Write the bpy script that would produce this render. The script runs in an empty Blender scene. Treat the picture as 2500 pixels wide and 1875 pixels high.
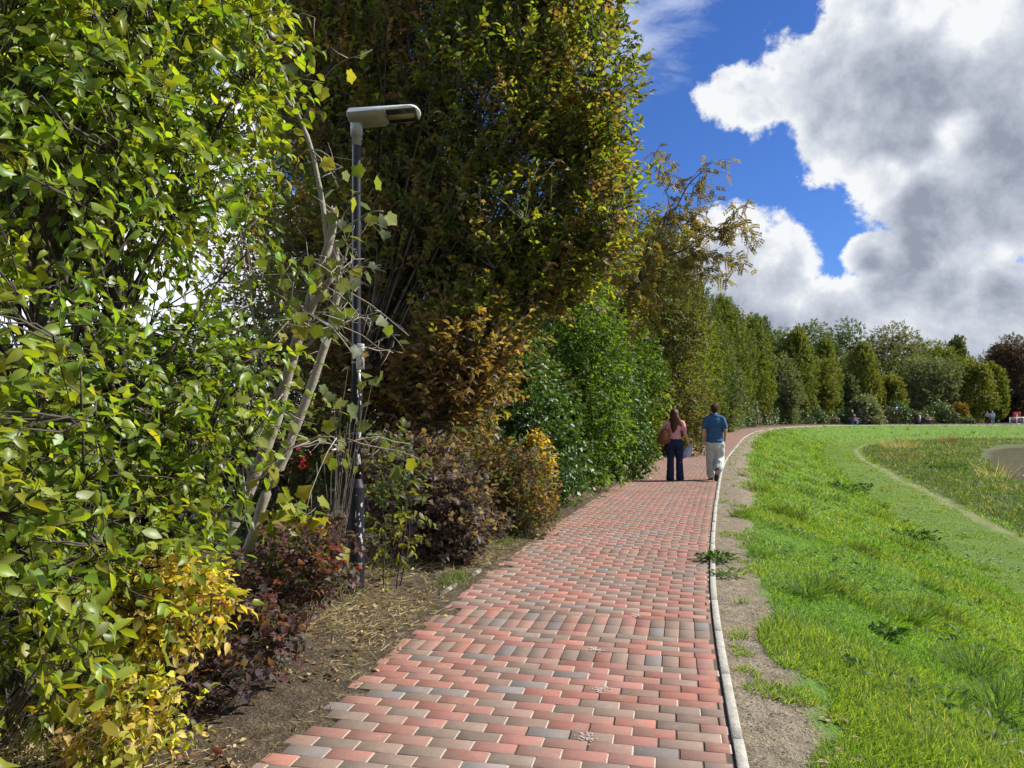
import bpy, math, random
import numpy as np
from mathutils import Vector, Matrix, Euler

R = math.radians
scene = bpy.context.scene
COL = scene.collection

# ---------------------------------------------------------------- camera, exposure, sun, sky
cam_d = bpy.data.cameras.new("camera"); cam = bpy.data.objects.new("camera", cam_d); COL.objects.link(cam)
cam.location = (0, 0, 1.55); cam.rotation_euler = (R(90 + 2.03), 0, 0)
cam_d.sensor_width = 36.0; cam_d.lens = 27.04; cam_d.clip_start = 0.05; cam_d.clip_end = 6000
scene.camera = cam
vs = scene.view_settings
vs.view_transform = 'Standard'; vs.look = 'None'; vs.gamma = 1.0; vs.use_curve_mapping = False
vs.exposure = 1.0
scene.cycles.max_bounces = 7; scene.cycles.diffuse_bounces = 3; scene.cycles.transmission_bounces = 4
scene.cycles.caustics_reflective = False; scene.cycles.caustics_refractive = False

SUN_EL, SUN_AZ = 38.0, 80.0          # azimuth clockwise from +Y
sun_v = Vector((math.cos(R(SUN_EL)) * math.sin(R(SUN_AZ)), math.cos(R(SUN_EL)) * math.cos(R(SUN_AZ)), math.sin(R(SUN_EL))))
sd = bpy.data.lights.new("sun", 'SUN'); so = bpy.data.objects.new("sun", sd); COL.objects.link(so)
sd.energy = 4.4; sd.angle = R(0.53); sd.color = (1.0, 0.95, 0.86)
so.rotation_euler = sun_v.to_track_quat('Z', 'Y').to_euler()


class NT:
    """small helper to write node trees"""
    def __init__(s, tree): s.t = tree
    def n(s, typ, ins=None, **kw):
        nd = s.t.nodes.new(typ)
        for k, v in kw.items(): setattr(nd, k, v)
        for k, v in (ins or {}).items(): s.set(nd.inputs[k], v)
        return nd
    def set(s, sock, v):
        if isinstance(v, bpy.types.NodeSocket): s.t.links.new(v, sock)
        elif v is not None:
            if hasattr(sock, 'default_value'):
                try: sock.default_value = v
                except Exception: sock.default_value = (*v, 1.0)
    def m(s, op, a, b=None, c=None, clamp=False):
        nd = s.t.nodes.new('ShaderNodeMath'); nd.operation = op; nd.use_clamp = clamp
        for i, v in enumerate((a, b, c)):
            if v is not None: s.set(nd.inputs[i], v)
        return nd.outputs[0]
    def v(s, op, a, b=None):
        nd = s.t.nodes.new('ShaderNodeVectorMath'); nd.operation = op
        s.set(nd.inputs[0], a)
        if b is not None: s.set(nd.inputs[1], b)
        return nd.outputs['Value'] if op in ('DISTANCE', 'DOT_PRODUCT', 'LENGTH') else nd.outputs[0]
    def ss(s, x, lo, hi, a=0.0, b=1.0):
        nd = s.t.nodes.new('ShaderNodeMapRange'); nd.interpolation_type = 'SMOOTHSTEP'
        for i, v in enumerate((x, lo, hi, a, b)): s.set(nd.inputs[i], v)
        return nd.outputs[0]
    def mix(s, f, a, b, blend='MIX'):
        nd = s.t.nodes.new('ShaderNodeMix'); nd.data_type = 'RGBA'; nd.blend_type = blend
        s.set(nd.inputs[0], f); s.set(nd.inputs[6], a); s.set(nd.inputs[7], b)
        return nd.outputs[2]
    def noise(s, vec, scale, detail=4.0, rough=0.55, dist=0.0):
        nd = s.n('ShaderNodeTexNoise', {'Scale': scale, 'Detail': detail, 'Roughness': rough, 'Distortion': dist})
        if vec is not None: s.set(nd.inputs['Vector'], vec)
        return nd
    def ramp(s, f, stops):
        nd = s.t.nodes.new('ShaderNodeValToRGB'); s.set(nd.inputs[0], f)
        e = nd.color_ramp.elements
        while len(e) < len(stops): e.new(0.5)
        for el, (p, c) in zip(e, stops): el.position = p; el.color = (*c, 1)
        return nd.outputs[0]


def build_world():
    w = bpy.data.worlds.new("World"); scene.world = w; w.use_nodes = True
    t = w.node_tree; t.nodes.clear(); N = NT(t)
    sky = N.n('ShaderNodeTexSky', sky_type='NISHITA', sun_disc=False, sun_elevation=R(SUN_EL), sun_rotation=R(SUN_AZ),
              air_density=1.0, dust_density=0.15, ozone_density=3.0, altitude=100)
    d = N.n('ShaderNodeTexCoord').outputs['Generated']
    def blobs(vec, lst):
        out = None
        for az, el, r in lst:
            c = (math.sin(R(az)) * math.cos(R(el)), math.cos(R(az)) * math.cos(R(el)), math.sin(R(el)))
            q = N.m('MULTIPLY_ADD', N.v('DISTANCE', vec, c), -1.0 / R(r), 1.0)
            out = q if out is None else N.m('MAXIMUM', out, q)
        return out
    big = [(17.9, 21.0, 3.5), (21.0, 21.9, 4.7), (24.2, 22.8, 5.1), (23.3, 19.2, 3.9), (27.2, 21.1, 7.9), (30.8, 22.8, 7.6), (32.9, 16.5, 9.0), (29.5, 15.3, 5.9), (28.3, 13.9, 3.5), (32.1, 12.4, 2.9), (25.1, 16.7, 2.5), (26.0, 25.1, 4.4), (36.1, 19.3, 9.7), (38.9, 14.2, 9.6), (36.3, 25.8, 9.3)]
    low = [(14.1, 9.3, 4.0), (17.3, 10.1, 3.4), (19.9, 10.2, 2.9), (12.1, 9.3, 3.1), (19.2, 7.9, 4.0), (21.8, 6.6, 3.6), (24.8, 11.0, 1.8), (26.0, 10.6, 2.3), (27.5, 10.6, 2.1), (28.2, 8.4, 3.1), (25.7, 7.5, 3.2), (30.0, 8.8, 2.2), (32.7, 8.0, 2.3), (31.6, 6.1, 4.1), (26.9, 5.3, 3.7), (33.3, 5.5, 4.0), (23.1, 5.4, 3.6), (16.4, 6.5, 4.6), (7.6, 7.7, 5.7), (39.7, 7.1, 6.2)]
    wob = N.noise(d, 5.0, 3.0, 0.5).outputs[1]
    dw = N.v('ADD', d, N.v('MULTIPLY', N.v('SUBTRACT', wob, (0.5, 0.5, 0.5)), (0.07, 0.07, 0.07)))
    n1 = N.noise(d, 10.0, 15.0, 0.66, 0.10).outputs[0]
    n2 = N.noise(d, 3.2, 6.0, 0.55).outputs[0]
    nb = N.m('SUBTRACT', n1, 0.5)
    m = N.m('MAXIMUM', blobs(dw, big), blobs(dw, low))
    D = N.m('MULTIPLY_ADD', nb, 2.1, m)
    # the rest of the sky: scattered cumulus away from the blue window over the path
    sep = N.n('ShaderNodeSeparateXYZ', {0: d})
    hole = N.v('DISTANCE', d, (math.sin(R(14)) * 0.94, math.cos(R(14)) * 0.94, 0.33))
    D2 = N.m('ADD', N.m('MULTIPLY', N.m('SUBTRACT', n2, 0.44), 5.0), N.m('MULTIPLY', nb, 1.2))
    D2 = N.m('MULTIPLY', D2, N.ss(hole, 0.42, 0.62))
    D2 = N.m('SUBTRACT', D2, N.ss(sep.outputs[2], 0.5, 0.9, 0.0, 0.6))
    Dh = N.m('ADD', N.ss(sep.outputs[2], 0.17, 0.07, -0.5, 0.6), N.m('MULTIPLY', nb, 1.0))
    DD = N.m('MAXIMUM', N.m('MAXIMUM', D, D2), Dh)
    alpha = N.ss(DD, 0.03, 0.27)
    # cirrus streak
    wv = N.n('ShaderNodeMapping', {'Vector': d, 'Rotation': (0, R(25), R(20)), 'Scale': (5, 7, 14)})
    nw = N.noise(wv.outputs[0], 2.6, 10, 0.68, 0.4).outputs[0]
    ci = N.m('MULTIPLY', N.ss(N.m('ADD', blobs(d, [(8, 26.2, 5.0), (4, 29, 6), (12, 29.5, 3.4)]), N.m('MULTIPLY', N.m('SUBTRACT', nw, 0.5), 2.2)), -0.1, 1.1), 0.55)
    # light and shade inside the clouds: thick cores grey, thin rims and sunlit edges white
    grey = blobs(d, [(27.9, 20.3, 6.8), (32.6, 14.1, 6.9), (29.4, 12.7, 4.0), (33.8, 19.8, 5.6), (25.7, 21.6, 2.9), (38.0, 16.6, 10.3), (27.8, 17.8, 3.4)])
    light = blobs(d, [(31.9, 23.5, 3.2), (28.5, 24.9, 1.9), (25.8, 15.5, 1.8), (30.2, 17.7, 1.7), (19.3, 21.3, 3.3)])
    greylow = blobs(d, [(15.3, 7.8, 3.9), (18.1, 6.2, 2.5), (27.0, 8.5, 2.4), (29.6, 7.5, 2.6), (32.7, 7.2, 2.8), (28.2, 9.7, 1.5), (22.4, 5.8, 2.5), (33.4, 9.2, 1.4), (19.2, 9.0, 1.9), (25.2, 10.0, 1.2)])
    n3 = N.noise(d, 6.0, 12.0, 0.60, 0.3).outputs[0]
    nb3 = N.m('SUBTRACT', n3, 0.5)
    o_ = tuple(0.022 * c for c in (0.55, 0.1, 0.83))
    rel = N.m('SUBTRACT', N.noise(d, 9.0, 7.0, 0.6, 0.15).outputs[0], N.noise(N.v('ADD', d, o_), 9.0, 7.0, 0.6, 0.15).outputs[0])
    fld = N.m('SUBTRACT', grey, N.m('MULTIPLY', N.m('MAXIMUM', light, 0.0), 0.75))
    g1 = N.ss(N.m('ADD', fld, N.m('MULTIPLY', nb3, 1.5)), -0.25, 0.60, 0.0, 0.72)
    g2 = N.ss(N.m('ADD', greylow, N.m('MULTIPLY', nb3, 1.9)), -0.55, 0.80, 0.0, 0.66)
    g3 = N.m('MULTIPLY', N.ss(D2, 0.6, 1.6), 0.5)
    thick = N.ss(DD, 0.1, 0.9, -0.05, 0.16)
    g4 = N.ss(sep.outputs[2], 0.14, 0.07, 0.0, 0.42)
    g = N.m('ADD', N.m('MAXIMUM', N.m('MAXIMUM', g1, g2), N.m('MAXIMUM', g3, g4)), thick)
    o2 = tuple(0.05 * c for c in (0.6, 0.1, 0.79))
    rel2 = N.m('SUBTRACT', N.noise(d, 4.5, 3.0, 0.5, 0.2).outputs[0], N.noise(N.v('ADD', d, o2), 4.5, 3.0, 0.5, 0.2).outputs[0])
    g = N.m('ADD', N.m('ADD', g, N.m('MULTIPLY', nb3, 0.35)), N.m('ADD', N.m('MULTIPLY', rel, -1.9), N.m('MULTIPLY', rel2, -1.3)), clamp=True)
    ccol = N.ramp(g, [(0.0, (0.465, 0.475, 0.485)), (0.3, (0.345, 0.365, 0.40)), (0.65, (0.245, 0.265, 0.31)), (1.0, (0.155, 0.172, 0.215))])
    # front-lit clouds opposite the sun, boosted to raise fill light on camera-facing sides
    fl = N.ss(N.v('DOT_PRODUCT', d, tuple(sun_v)), 0.25, -0.55, 1.0, 2.3)
    ccol = N.v('SCALE', ccol); t.links.new(fl, t.nodes[-1].inputs['Scale'])
    tint = N.mix(1.0, sky.outputs[0], (0.55, 0.86, 1.50, 1), 'MULTIPLY')
    blue = N.v('SCALE', tint); t.nodes[-1].inputs['Scale'].default_value = 0.043
    c0 = N.mix(N.m('MAXIMUM', ci, 0.0), blue, (0.42, 0.46, 0.54, 1))
    c1 = N.mix(alpha, c0, ccol)
    bg = N.n('ShaderNodeBackground', {'Color': c1, 'Strength': 1.0})
    out = N.n('ShaderNodeOutputWorld'); t.links.new(bg.outputs[0], out.inputs[0])
    w.cycles.sampling_method = 'MANUAL'; w.cycles.sample_map_resolution = 512
build_world()


# ---------------------------------------------------------------- helpers
def thing(name, label, cat, loc=(0, 0, 0), rz=0.0, group=None):
    o = bpy.data.objects.new(name, None); COL.objects.link(o)
    o.location = loc; o.rotation_euler = (0, 0, rz); o.empty_display_size = 0.2
    tag(o, label, cat, group); return o

def tag(o, label=None, cat=None, group=None, kind=None):
    if label: o['label'] = label
    if cat: o['category'] = cat
    if group: o['group'] = group
    if kind: o['kind'] = kind
    return o

class MB:
    """collects vertex / face arrays and builds ONE mesh object"""
    def __init__(s): s.V = []; s.F = []; s.C = []; s.n = 0
    def add(s, V, faces, C=None):
        V = np.asarray(V, dtype=np.float32).reshape(-1, 3)
        for f in (faces if isinstance(faces, (list, tuple)) else [faces]):
            s.F.append(np.asarray(f, dtype=np.int32) + s.n)
        s.V.append(V); s.n += len(V)
        if C is None: C = np.ones((len(V), 3), dtype=np.float32)
        C = np.asarray(C, dtype=np.float32)
        if C.ndim == 1: C = np.repeat(C[None], len(V), 0)
        s.C.append(C)
        return s
    def poly(s, pts, C=None): return s.add(pts, [np.arange(len(pts))[None]], C)
    def box(s, c, size, rz=0.0, C=None, rot=None, taper=1.0):
        x, y, z = (q / 2 for q in size)
        P = np.array([[-x, -y, -z], [x, -y, -z], [x, y, -z], [-x, y, -z], [-x * taper, -y * taper, z], [x * taper, -y * taper, z], [x * taper, y * taper, z], [-x * taper, y * taper, z]])
        M = np.array(rot if rot is not None else Matrix.Rotation(rz, 3, 'Z'))
        return s.add(P @ M.T + np.array(c), [np.array([[0, 3, 2, 1], [4, 5, 6, 7], [0, 1, 5, 4], [1, 2, 6, 5], [2, 3, 7, 6], [3, 0, 4, 7]])], C)
    def tubes(s, P, Rd, k=5, C=None):
        """P (n,m,3) polylines, Rd (n,m) radii"""
        P = np.asarray(P, float); Rd = np.asarray(Rd, float)
        if P.ndim == 2: P = P[None]; Rd = Rd[None]
        n, m, _ = P.shape
        T = np.gradient(P, axis=1); T /= np.linalg.norm(T, axis=2, keepdims=True) + 1e-9
        ref = np.where(np.abs(T[..., 2:3]) > 0.9, np.array([1.0, 0.15, 0]), np.array([0.05, 0.1, 1.0]))
        U = np.cross(T, ref); U /= np.linalg.norm(U, axis=2, keepdims=True) + 1e-9
        W = np.cross(T, U)
        a = np.linspace(0, 2 * math.pi, k, endpoint=False)
        V = P[:, :, None] + Rd[:, :, None, None] * (np.cos(a)[None, None, :, None] * U[:, :, None] + np.sin(a)[None, None, :, None] * W[:, :, None])
        i = np.arange(n)[:, None, None] * (m * k); j = np.arange(m - 1)[None, :, None] * k; q = np.arange(k)[None, None, :]; q2 = (q + 1) % k
        F = np.stack([i + j + q, i + j + q2, i + j + k + q2, i + j + k + q], -1).reshape(-1, 4)
        e = [F]
        cap = (np.arange(n)[:, None] * (m * k) + (m - 1) * k + np.arange(k)[None])
        e.append(cap); e.append((np.arange(n)[:, None] * (m * k) + np.arange(k)[::-1][None]))
        Cv = None
        if C is not None:
            C = np.asarray(C, float)
            Cv = np.repeat(C, m * k, 0) if C.ndim == 2 else C
        return s.add(V.reshape(-1, 3), e, Cv)
    def lathe(s, prof, c=(0, 0, 0), k=20, C=None, axis='Z'):
        a = np.linspace(0, 2 * math.pi, k, endpoint=False)
        V = np.array([[[r * math.cos(t), r * math.sin(t), z] for t in a] for r, z in prof]).reshape(-1, 3)
        if axis == 'Y': V = V[:, [0, 2, 1]] * np.array([1, 1, -1])
        if axis == 'X': V = V[:, [2, 1, 0]] * np.array([1, 1, -1])
        m = len(prof); j = np.arange(m - 1)[:, None] * k; q = np.arange(k)[None]; q2 = (q + 1) % k
        F = np.stack([j + q, j + q2, j + k + q2, j + k + q], -1).reshape(-1, 4)
        return s.add(V + np.array(c), [F, (np.arange(k)[::-1])[None], ((m - 1) * k + np.arange(k))[None]], C)
    def build(s, name, mat, parent=None, smooth=False, attrs=None, loc=None):
        me = bpy.data.meshes.new(name)
        V = np.concatenate(s.V); me.vertices.add(len(V)); me.vertices.foreach_set('co', V.ravel())
        tot = np.concatenate([np.full(len(f), f.shape[1], np.int32) for f in s.F])
        idx = np.concatenate([f.ravel() for f in s.F]).astype(np.int32)
        me.loops.add(len(idx)); me.loops.foreach_set('vertex_index', idx)
        st = np.concatenate([[0], np.cumsum(tot)[:-1]]).astype(np.int32)
        me.polygons.add(len(tot)); me.polygons.foreach_set('loop_start', st); me.polygons.foreach_set('loop_total', tot)
        if smooth: me.polygons.foreach_set('use_smooth', np.ones(len(tot), bool))
        C = np.concatenate(s.C); ca = me.attributes.new('Col', 'FLOAT_COLOR', 'POINT')
        ca.data.foreach_set('color', np.concatenate([C, np.ones((len(C), 1), np.float32)], 1).astype(np.float32).ravel())
        for k, a in (attrs or {}).items():
            at = me.attributes.new(k, 'FLOAT', 'POINT'); at.data.foreach_set('value', np.asarray(a, np.float32).ravel())
        me.update(calc_edges=True); me.validate()
        if mat is not None: me.materials.append(mat)
        o = bpy.data.objects.new(name, me); COL.objects.link(o)
        if parent is not None: o.parent = parent
        if loc is not None: o.location = loc
        return o

def principled(name, base=(0.5, 0.5, 0.5), rough=0.6, metal=0.0, spec=0.4, noise=None, bump=None, use_col=False, coat=0.0, var=None, emis=None):
    """noise=(scale, amount): soft brightness wear; bump=(scale, strength); var=(scale, colour, lo, hi): patches of a second colour"""
    m = bpy.data.materials.new(name); m.use_nodes = True; t = m.node_tree; t.nodes.clear(); N = NT(t)
    pos = N.n('ShaderNodeTexCoord').outputs['Object']
    c = N.n('ShaderNodeAttribute', attribute_name='Col').outputs['Color'] if use_col else N.n('ShaderNodeRGB').outputs[0]
    if not use_col: t.nodes[-1].outputs[0].default_value = (*base, 1)
    if noise:
        nz = N.noise(pos, noise[0], 6, 0.6).outputs[0]
        k = N.m('MULTIPLY_ADD', N.m('SUBTRACT', nz, 0.5), noise[1] * 2, 1.0)
        sc = N.v('SCALE', c); t.nodes[-1].inputs['Scale'].default_value = 1.0; t.links.new(k, t.nodes[-1].inputs['Scale']); c = sc
    if var:
        nv = N.noise(pos, var[0], 8, 0.62).outputs[0]
        c = N.mix(N.ss(nv, var[2], var[3]), c, (*var[1], 1))
    b = N.n('ShaderNodeBsdfPrincipled', {'Base Color': c, 'Roughness': rough, 'Metallic': metal, 'Specular IOR Level': spec, 'Coat Weight': coat})
    if bump:
        bn = N.noise(pos, bump[0], 6, 0.6).outputs[0]
        bp = N.n('ShaderNodeBump', {'Strength': bump[1], 'Distance': 0.02, 'Height': bn}); t.links.new(bp.outputs[0], b.inputs['Normal'])
    o = N.n('ShaderNodeOutputMaterial'); t.links.new(b.outputs[0], o.inputs[0])
    return m

def foliage(name, rough=0.45, spec=0.4, trans=0.42, tcol=(1.5, 1.45, 0.45)):
    m = bpy.data.materials.new(name); m.use_nodes = True; t = m.node_tree; t.nodes.clear(); N = NT(t)
    c = N.n('ShaderNodeAttribute', attribute_name='Col').outputs['Color']
    b = N.n('ShaderNodeBsdfPrincipled', {'Base Color': c, 'Roughness': rough, 'Specular IOR Level': spec})
    tr = N.n('ShaderNodeBsdfTranslucent', {'Color': N.mix(1.0, c, (*tcol, 1), 'MULTIPLY')})
    mx = N.n('ShaderNodeMixShader', {0: trans, 1: b.outputs[0], 2: tr.outputs[0]})
    o = N.n('ShaderNodeOutputMaterial'); t.links.new(mx.outputs[0], o.inputs[0])
    return m

M = {}
M['leaf'] = foliage('leaf_soft', 0.5, 0.35, 0.54, (1.7, 1.6, .45))
M['glossy_leaf'] = foliage('leaf_glossy', 0.42, 0.5, 0.50, (1.9, 1.75, .4))
M['ivy_leaf'] = foliage('leaf_ivy', 0.46, 0.45, 0.30)
M['far_leaf'] = foliage('leaf_far', 0.6, 0.25, 0.40, (1.6, 1.5, .5))
M['dry_leaf'] = foliage('leaf_dry', 0.7, 0.2, 0.25, (1.3, 1.1, 0.7))
M['grass'] = foliage('grass_blade', 0.50, 0.35, 0.48, (1.6, 1.6, 0.5))
M['bark'] = principled('bark_dark', (0.060, 0.050, 0.038), 0.85, noise=(9, 0.45), bump=(30, 0.5))
M['bark_grey'] = principled('bark_pale_grey', (0.27, 0.245, 0.20), 0.8, noise=(14, 0.35), bump=(40, 0.35), var=(7, (0.15, 0.14, 0.10), 0.55, 0.7))
M['bark_mid'] = principled('bark_grey_brown', (0.115, 0.10, 0.078), 0.85, noise=(10, 0.4), bump=(30, 0.5))
rng = np.random.default_rng(7)

def nrm(a): return a / (np.linalg.norm(a, axis=-1, keepdims=True) + 1e-9)
def fnoise(P, f, seed=0.0):
    """cheap smooth 3-D noise, about -1..1"""
    x, y, z = (P[..., i] * f + seed * (1.7 + i) for i in range(3))
    return (np.sin(x + 1.3 * np.sin(y * .8 + z * .5)) + np.sin(y * 1.27 + 1.1 * np.sin(z * .9 + x * .6) + 1.9) + np.sin(z * 1.13 + 1.2 * np.sin(x * 1.1 + y * .4) + 4.2)) / 3.0

# ---------------------------------------------------------------- the line of the path (right-hand kerb line) and the lie of the land
KP = np.array([(-1.1, -7), (-0.32, -3), (0.27, 0), (0.98, 3.41), (1.2, 4.45), (1.57, 6.2), (1.84, 7.25), (2.30, 8.97), (3.18, 12.2), (6.42, 23.4), (9.48, 32.8), (15.4, 50.3), (22.0, 66.3), (30.5, 80), (42, 91), (56, 97.5), (72, 101.5), (92, 105), (130, 110), (190, 116)], float)
def catmull(P, step):
    P = np.vstack([2 * P[0] - P[1], P, 2 * P[-1] - P[-2]]); out = []
    for i in range(1, len(P) - 2):
        p0, p1, p2, p3 = P[i - 1:i + 3]; L = np.linalg.norm(p2 - p1)
        t0, t1 = 0.0, np.linalg.norm(p1 - p0) ** .5; t2 = t1 + L ** .5; t3 = t2 + np.linalg.norm(p3 - p2) ** .5
        t = np.linspace(t1, t2, max(4, int(L / 0.1)), endpoint=False)[:, None]
        A1 = (t1 - t) / (t1 - t0) * p0 + (t - t0) / (t1 - t0) * p1; A2 = (t2 - t) / (t2 - t1) * p1 + (t - t1) / (t2 - t1) * p2; A3 = (t3 - t) / (t3 - t2) * p2 + (t - t2) / (t3 - t2) * p3
        B1 = (t2 - t) / (t2 - t0) * A1 + (t - t0) / (t2 - t0) * A2; B2 = (t3 - t) / (t3 - t1) * A2 + (t - t1) / (t3 - t1) * A3
        out.append((t2 - t) / (t2 - t1) * B1 + (t - t1) / (t2 - t1) * B2)
    Q = np.vstack(out); s = np.concatenate([[0], np.cumsum(np.linalg.norm(np.diff(Q, axis=0), axis=1))])
    T = np.arange(0, s[-1], step)
    return T, np.stack([np.interp(T, s, Q[:, 0]), np.interp(T, s, Q[:, 1])], 1)
PT, PP = catmull(KP, 0.25)
k_ = np.ones(13) / 13
for _ in range(2):
    q = np.pad(PP, ((6, 6), (0, 0)), mode='reflect', reflect_type='odd'); PP = np.stack([np.convolve(q[:, i], k_, 'valid') for i in (0, 1)], 1)
PTan = nrm(np.gradient(PP, axis=0)); PNor = np.stack([PTan[:, 1], -PTan[:, 0]], 1)     # normal points right (to the river)
PWID = 2.08
def path_xy(t, s):
    t = np.asarray(t, float); x = [np.interp(t, PT, a) for a in (PP[:, 0], PP[:, 1], PNor[:, 0], PNor[:, 1])]
    return x[0] + x[2] * s, x[1] + x[3] * s
def signed(x, y):
    x = np.asarray(x, np.float32).ravel(); y = np.asarray(y, np.float32).ravel(); S = np.empty(len(x)); TT = np.empty(len(x))
    px, py = PP[::2, 0].astype(np.float32), PP[::2, 1].astype(np.float32)
    for a in range(0, len(x), 20000):
        X, Y = x[a:a + 20000], y[a:a + 20000]
        i = np.argmin((X[:, None] - px) ** 2 + (Y[:, None] - py) ** 2, 1) * 2
        dx, dy = X - PP[i, 0], Y - PP[i, 1]
        lat = dx * PNor[i, 0] + dy * PNor[i, 1]; al = dx * PTan[i, 0] + dy * PTan[i, 1]
        far = np.hypot(dx, dy); S[a:a + 20000] = np.where(far > 1.5, np.sign(lat) * np.hypot(lat, np.where(np.abs(al) < .3, 0, al)), lat); TT[a:a + 20000] = PT[i] + al
    return S, TT
def bankward(S, y):
    """the river lies further off round the bend: pull offsets beyond the trail back to the near section"""
    e = np.interp(y, [38, 62], [13.2, 16.4]); return np.where(S > 8, 8 + (S - 8) * 4.3 / (e - 8), S)
def fall(y): return -0.012 * np.clip(np.asarray(y, float) - 85, 0, 40)
def land(x, y, S=None):
    x = np.asarray(x, float); y = np.asarray(y, float)
    if S is None: S = signed(x, y)[0].reshape(x.shape)
    S = bankward(S, y)
    z = np.interp(S, [-60, -6.6, -3.2, -2.5, -2.15, -1.97, -1.86, 0.0, 0.06, .45, 1.1, 4.7, 6, 9, 12.3, 13.6, 18, 45, 52], [.15, .15, .09, .03, .006, -.006, -.03, -.03, -.012, -.02, -.15, -1.42, -1.52, -1.62, -1.96, -2.5, -3.2, -3.2, -1.4])
    P3 = np.stack([x, y, x * 0], -1)
    b = np.clip((S - 0.6) / 1.0, 0, 1)
    z = z + b * (0.035 * fnoise(P3, 1.7, 3) + 0.03 * fnoise(P3, 4.1, 5)) + np.clip((S - 7) / 2, 0, 1) * np.clip((12.5 - S), 0, 1) * .10 * fnoise(P3, 0.9, 8)
    l = np.clip((-2.15 - S) / .3, 0, 1) * np.clip((S + 6.2), 0, 1)
    return z + l * (0.02 * fnoise(P3, 3.1, 2) + .012 * fnoise(P3, 9, 4)) + fall(y)
def L1(x, y): return float(land(np.array([x]), np.array([y]))[0])

# ---------------------------------------------------------------- ground sheet
def ground_material():
    m = bpy.data.materials.new('ground_earth_and_turf'); m.use_nodes = True; t = m.node_tree; t.nodes.clear(); N = NT(t)
    P = N.n('ShaderNodeNewGeometry').outputs['Position']
    s0 = N.n('ShaderNodeAttribute', attribute_name='offset').outputs['Fac']
    tt = N.n('ShaderNodeAttribute', attribute_name='along').outputs['Fac']
    nA = N.noise(P, 1.6, 7, 0.62).outputs[0]; nB = N.noise(P, 9, 6, 0.6).outputs[0]; nC = N.noise(P, 60, 4, 0.6).outputs[0]; nD = N.noise(P, 0.35, 4, 0.5).outputs[0]
    s = N.m('ADD', s0, N.m('ADD', N.m('MULTIPLY', N.m('SUBTRACT', nA, .5), 0.5), N.m('MULTIPLY', N.m('SUBTRACT', nB, .5), 0.3)))
    dirt = N.ramp(N.m('ADD', N.m('MULTIPLY', nC, .55), N.m('MULTIPLY', nB, .45)), [(0.30, (.085, .066, .046)), (0.48, (.20, .165, .12)), (0.66, (.34, .29, .215))])
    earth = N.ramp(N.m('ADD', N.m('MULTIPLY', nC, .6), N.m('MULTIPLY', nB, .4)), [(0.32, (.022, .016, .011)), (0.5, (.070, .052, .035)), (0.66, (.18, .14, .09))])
    turf = N.ramp(N.m('ADD', N.m('MULTIPLY', nB, .6), N.m('MULTIPLY', nC, .4)), [(0.32, (.045, .095, .012)), (0.5, (.095, .185, .022)), (0.70, (.15, .24, .040))])
    mown = N.ramp(N.m('ADD', N.m('MULTIPLY', nB, .5), N.m('MULTIPLY', nA, .5)), [(0.32, (.070, .135, .018)), (0.52, (.105, .175, .026)), (0.72, (.17, .20, .05))])
    rough = N.ramp(N.m('ADD', N.m('MULTIPLY', nA, .5), N.m('MULTIPLY', nB, .5)), [(0.3, (.045, .075, .022)), (0.52, (.095, .125, .045)), (0.72, (.18, .17, .09))])
    tar = N.ramp(nC, [(0.3, (.045, .045, .048)), (0.7, (.075, .075, .078))])
    c = N.mix(N.ss(s, 3.9, 4.9), turf, mown)
    c = N.mix(N.ss(s, 7.0, 7.6), c, rough)
    trail = N.m('MULTIPLY', N.ss(N.m('ABSOLUTE', N.m('SUBTRACT', N.m('ADD', s0, N.m('MULTIPLY', N.m('SUBTRACT', nD, .5), 1.2)), 7.05)), .30, .05), 0.45)
    c = N.mix(trail, c, (.30, .25, .15, 1))
    c = N.mix(N.ss(s, 12.1, 12.5), c, (.062, .055, .030, 1))
    edge = N.ss(tt, 9.0, 17.0, .46, .74)
    dirt = N.mix(N.ss(N.noise(P, 3.3, 7, .65).outputs[0], .50, .66, 0, .75), dirt, N.ramp(nC, [(.3, (.16, .12, .06)), (.7, (.36, .30, .17))]))
    dirt = N.mix(N.ss(N.noise(P, 2.1, 7, .65).outputs[0], .56, .68, 0, .6), dirt, (.085, .12, .03, 1))
    c = N.mix(N.ss(s, N.m('SUBTRACT', edge, .1), N.m('ADD', edge, .08)), dirt, c)
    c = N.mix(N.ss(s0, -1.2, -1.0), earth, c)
    c = N.mix(N.ss(s, -6.5, -6.7), c, tar)
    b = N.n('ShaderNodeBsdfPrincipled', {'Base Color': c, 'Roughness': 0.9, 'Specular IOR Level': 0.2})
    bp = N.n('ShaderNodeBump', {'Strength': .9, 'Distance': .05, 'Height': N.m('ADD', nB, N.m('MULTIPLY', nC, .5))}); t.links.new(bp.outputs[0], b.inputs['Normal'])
    o = N.n('ShaderNodeOutputMaterial'); t.links.new(b.outputs[0], o.inputs[0])
    return m

def build_ground():
    r = np.concatenate([[0.0], np.geomspace(0.5, 1800, 430)])
    a = R(1) * np.concatenate([np.linspace(-64, 64, 640), np.linspace(64, 296, 90)[1:-1]])
    X = (r[:, None] * np.sin(a)[None]); Y = (r[:, None] * np.cos(a)[None])
    S, TT = signed(X, Y); S = S.reshape(X.shape); TT = TT.reshape(X.shape)
    Z = land(X, Y, S)
    n, m = X.shape
    i = np.arange(n - 1)[:, None] * m; j = np.arange(m)[None]; j2 = (j + 1) % m
    F = np.stack([i + j, i + m + j, i + m + j2, i + j2], -1).reshape(-1, 4)
    b = MB(); b.add(np.stack([X, Y, Z], -1).reshape(-1, 3), [F])
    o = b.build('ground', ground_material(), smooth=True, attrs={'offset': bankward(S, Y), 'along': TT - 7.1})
    tag(o, kind='structure')
build_ground()

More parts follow.
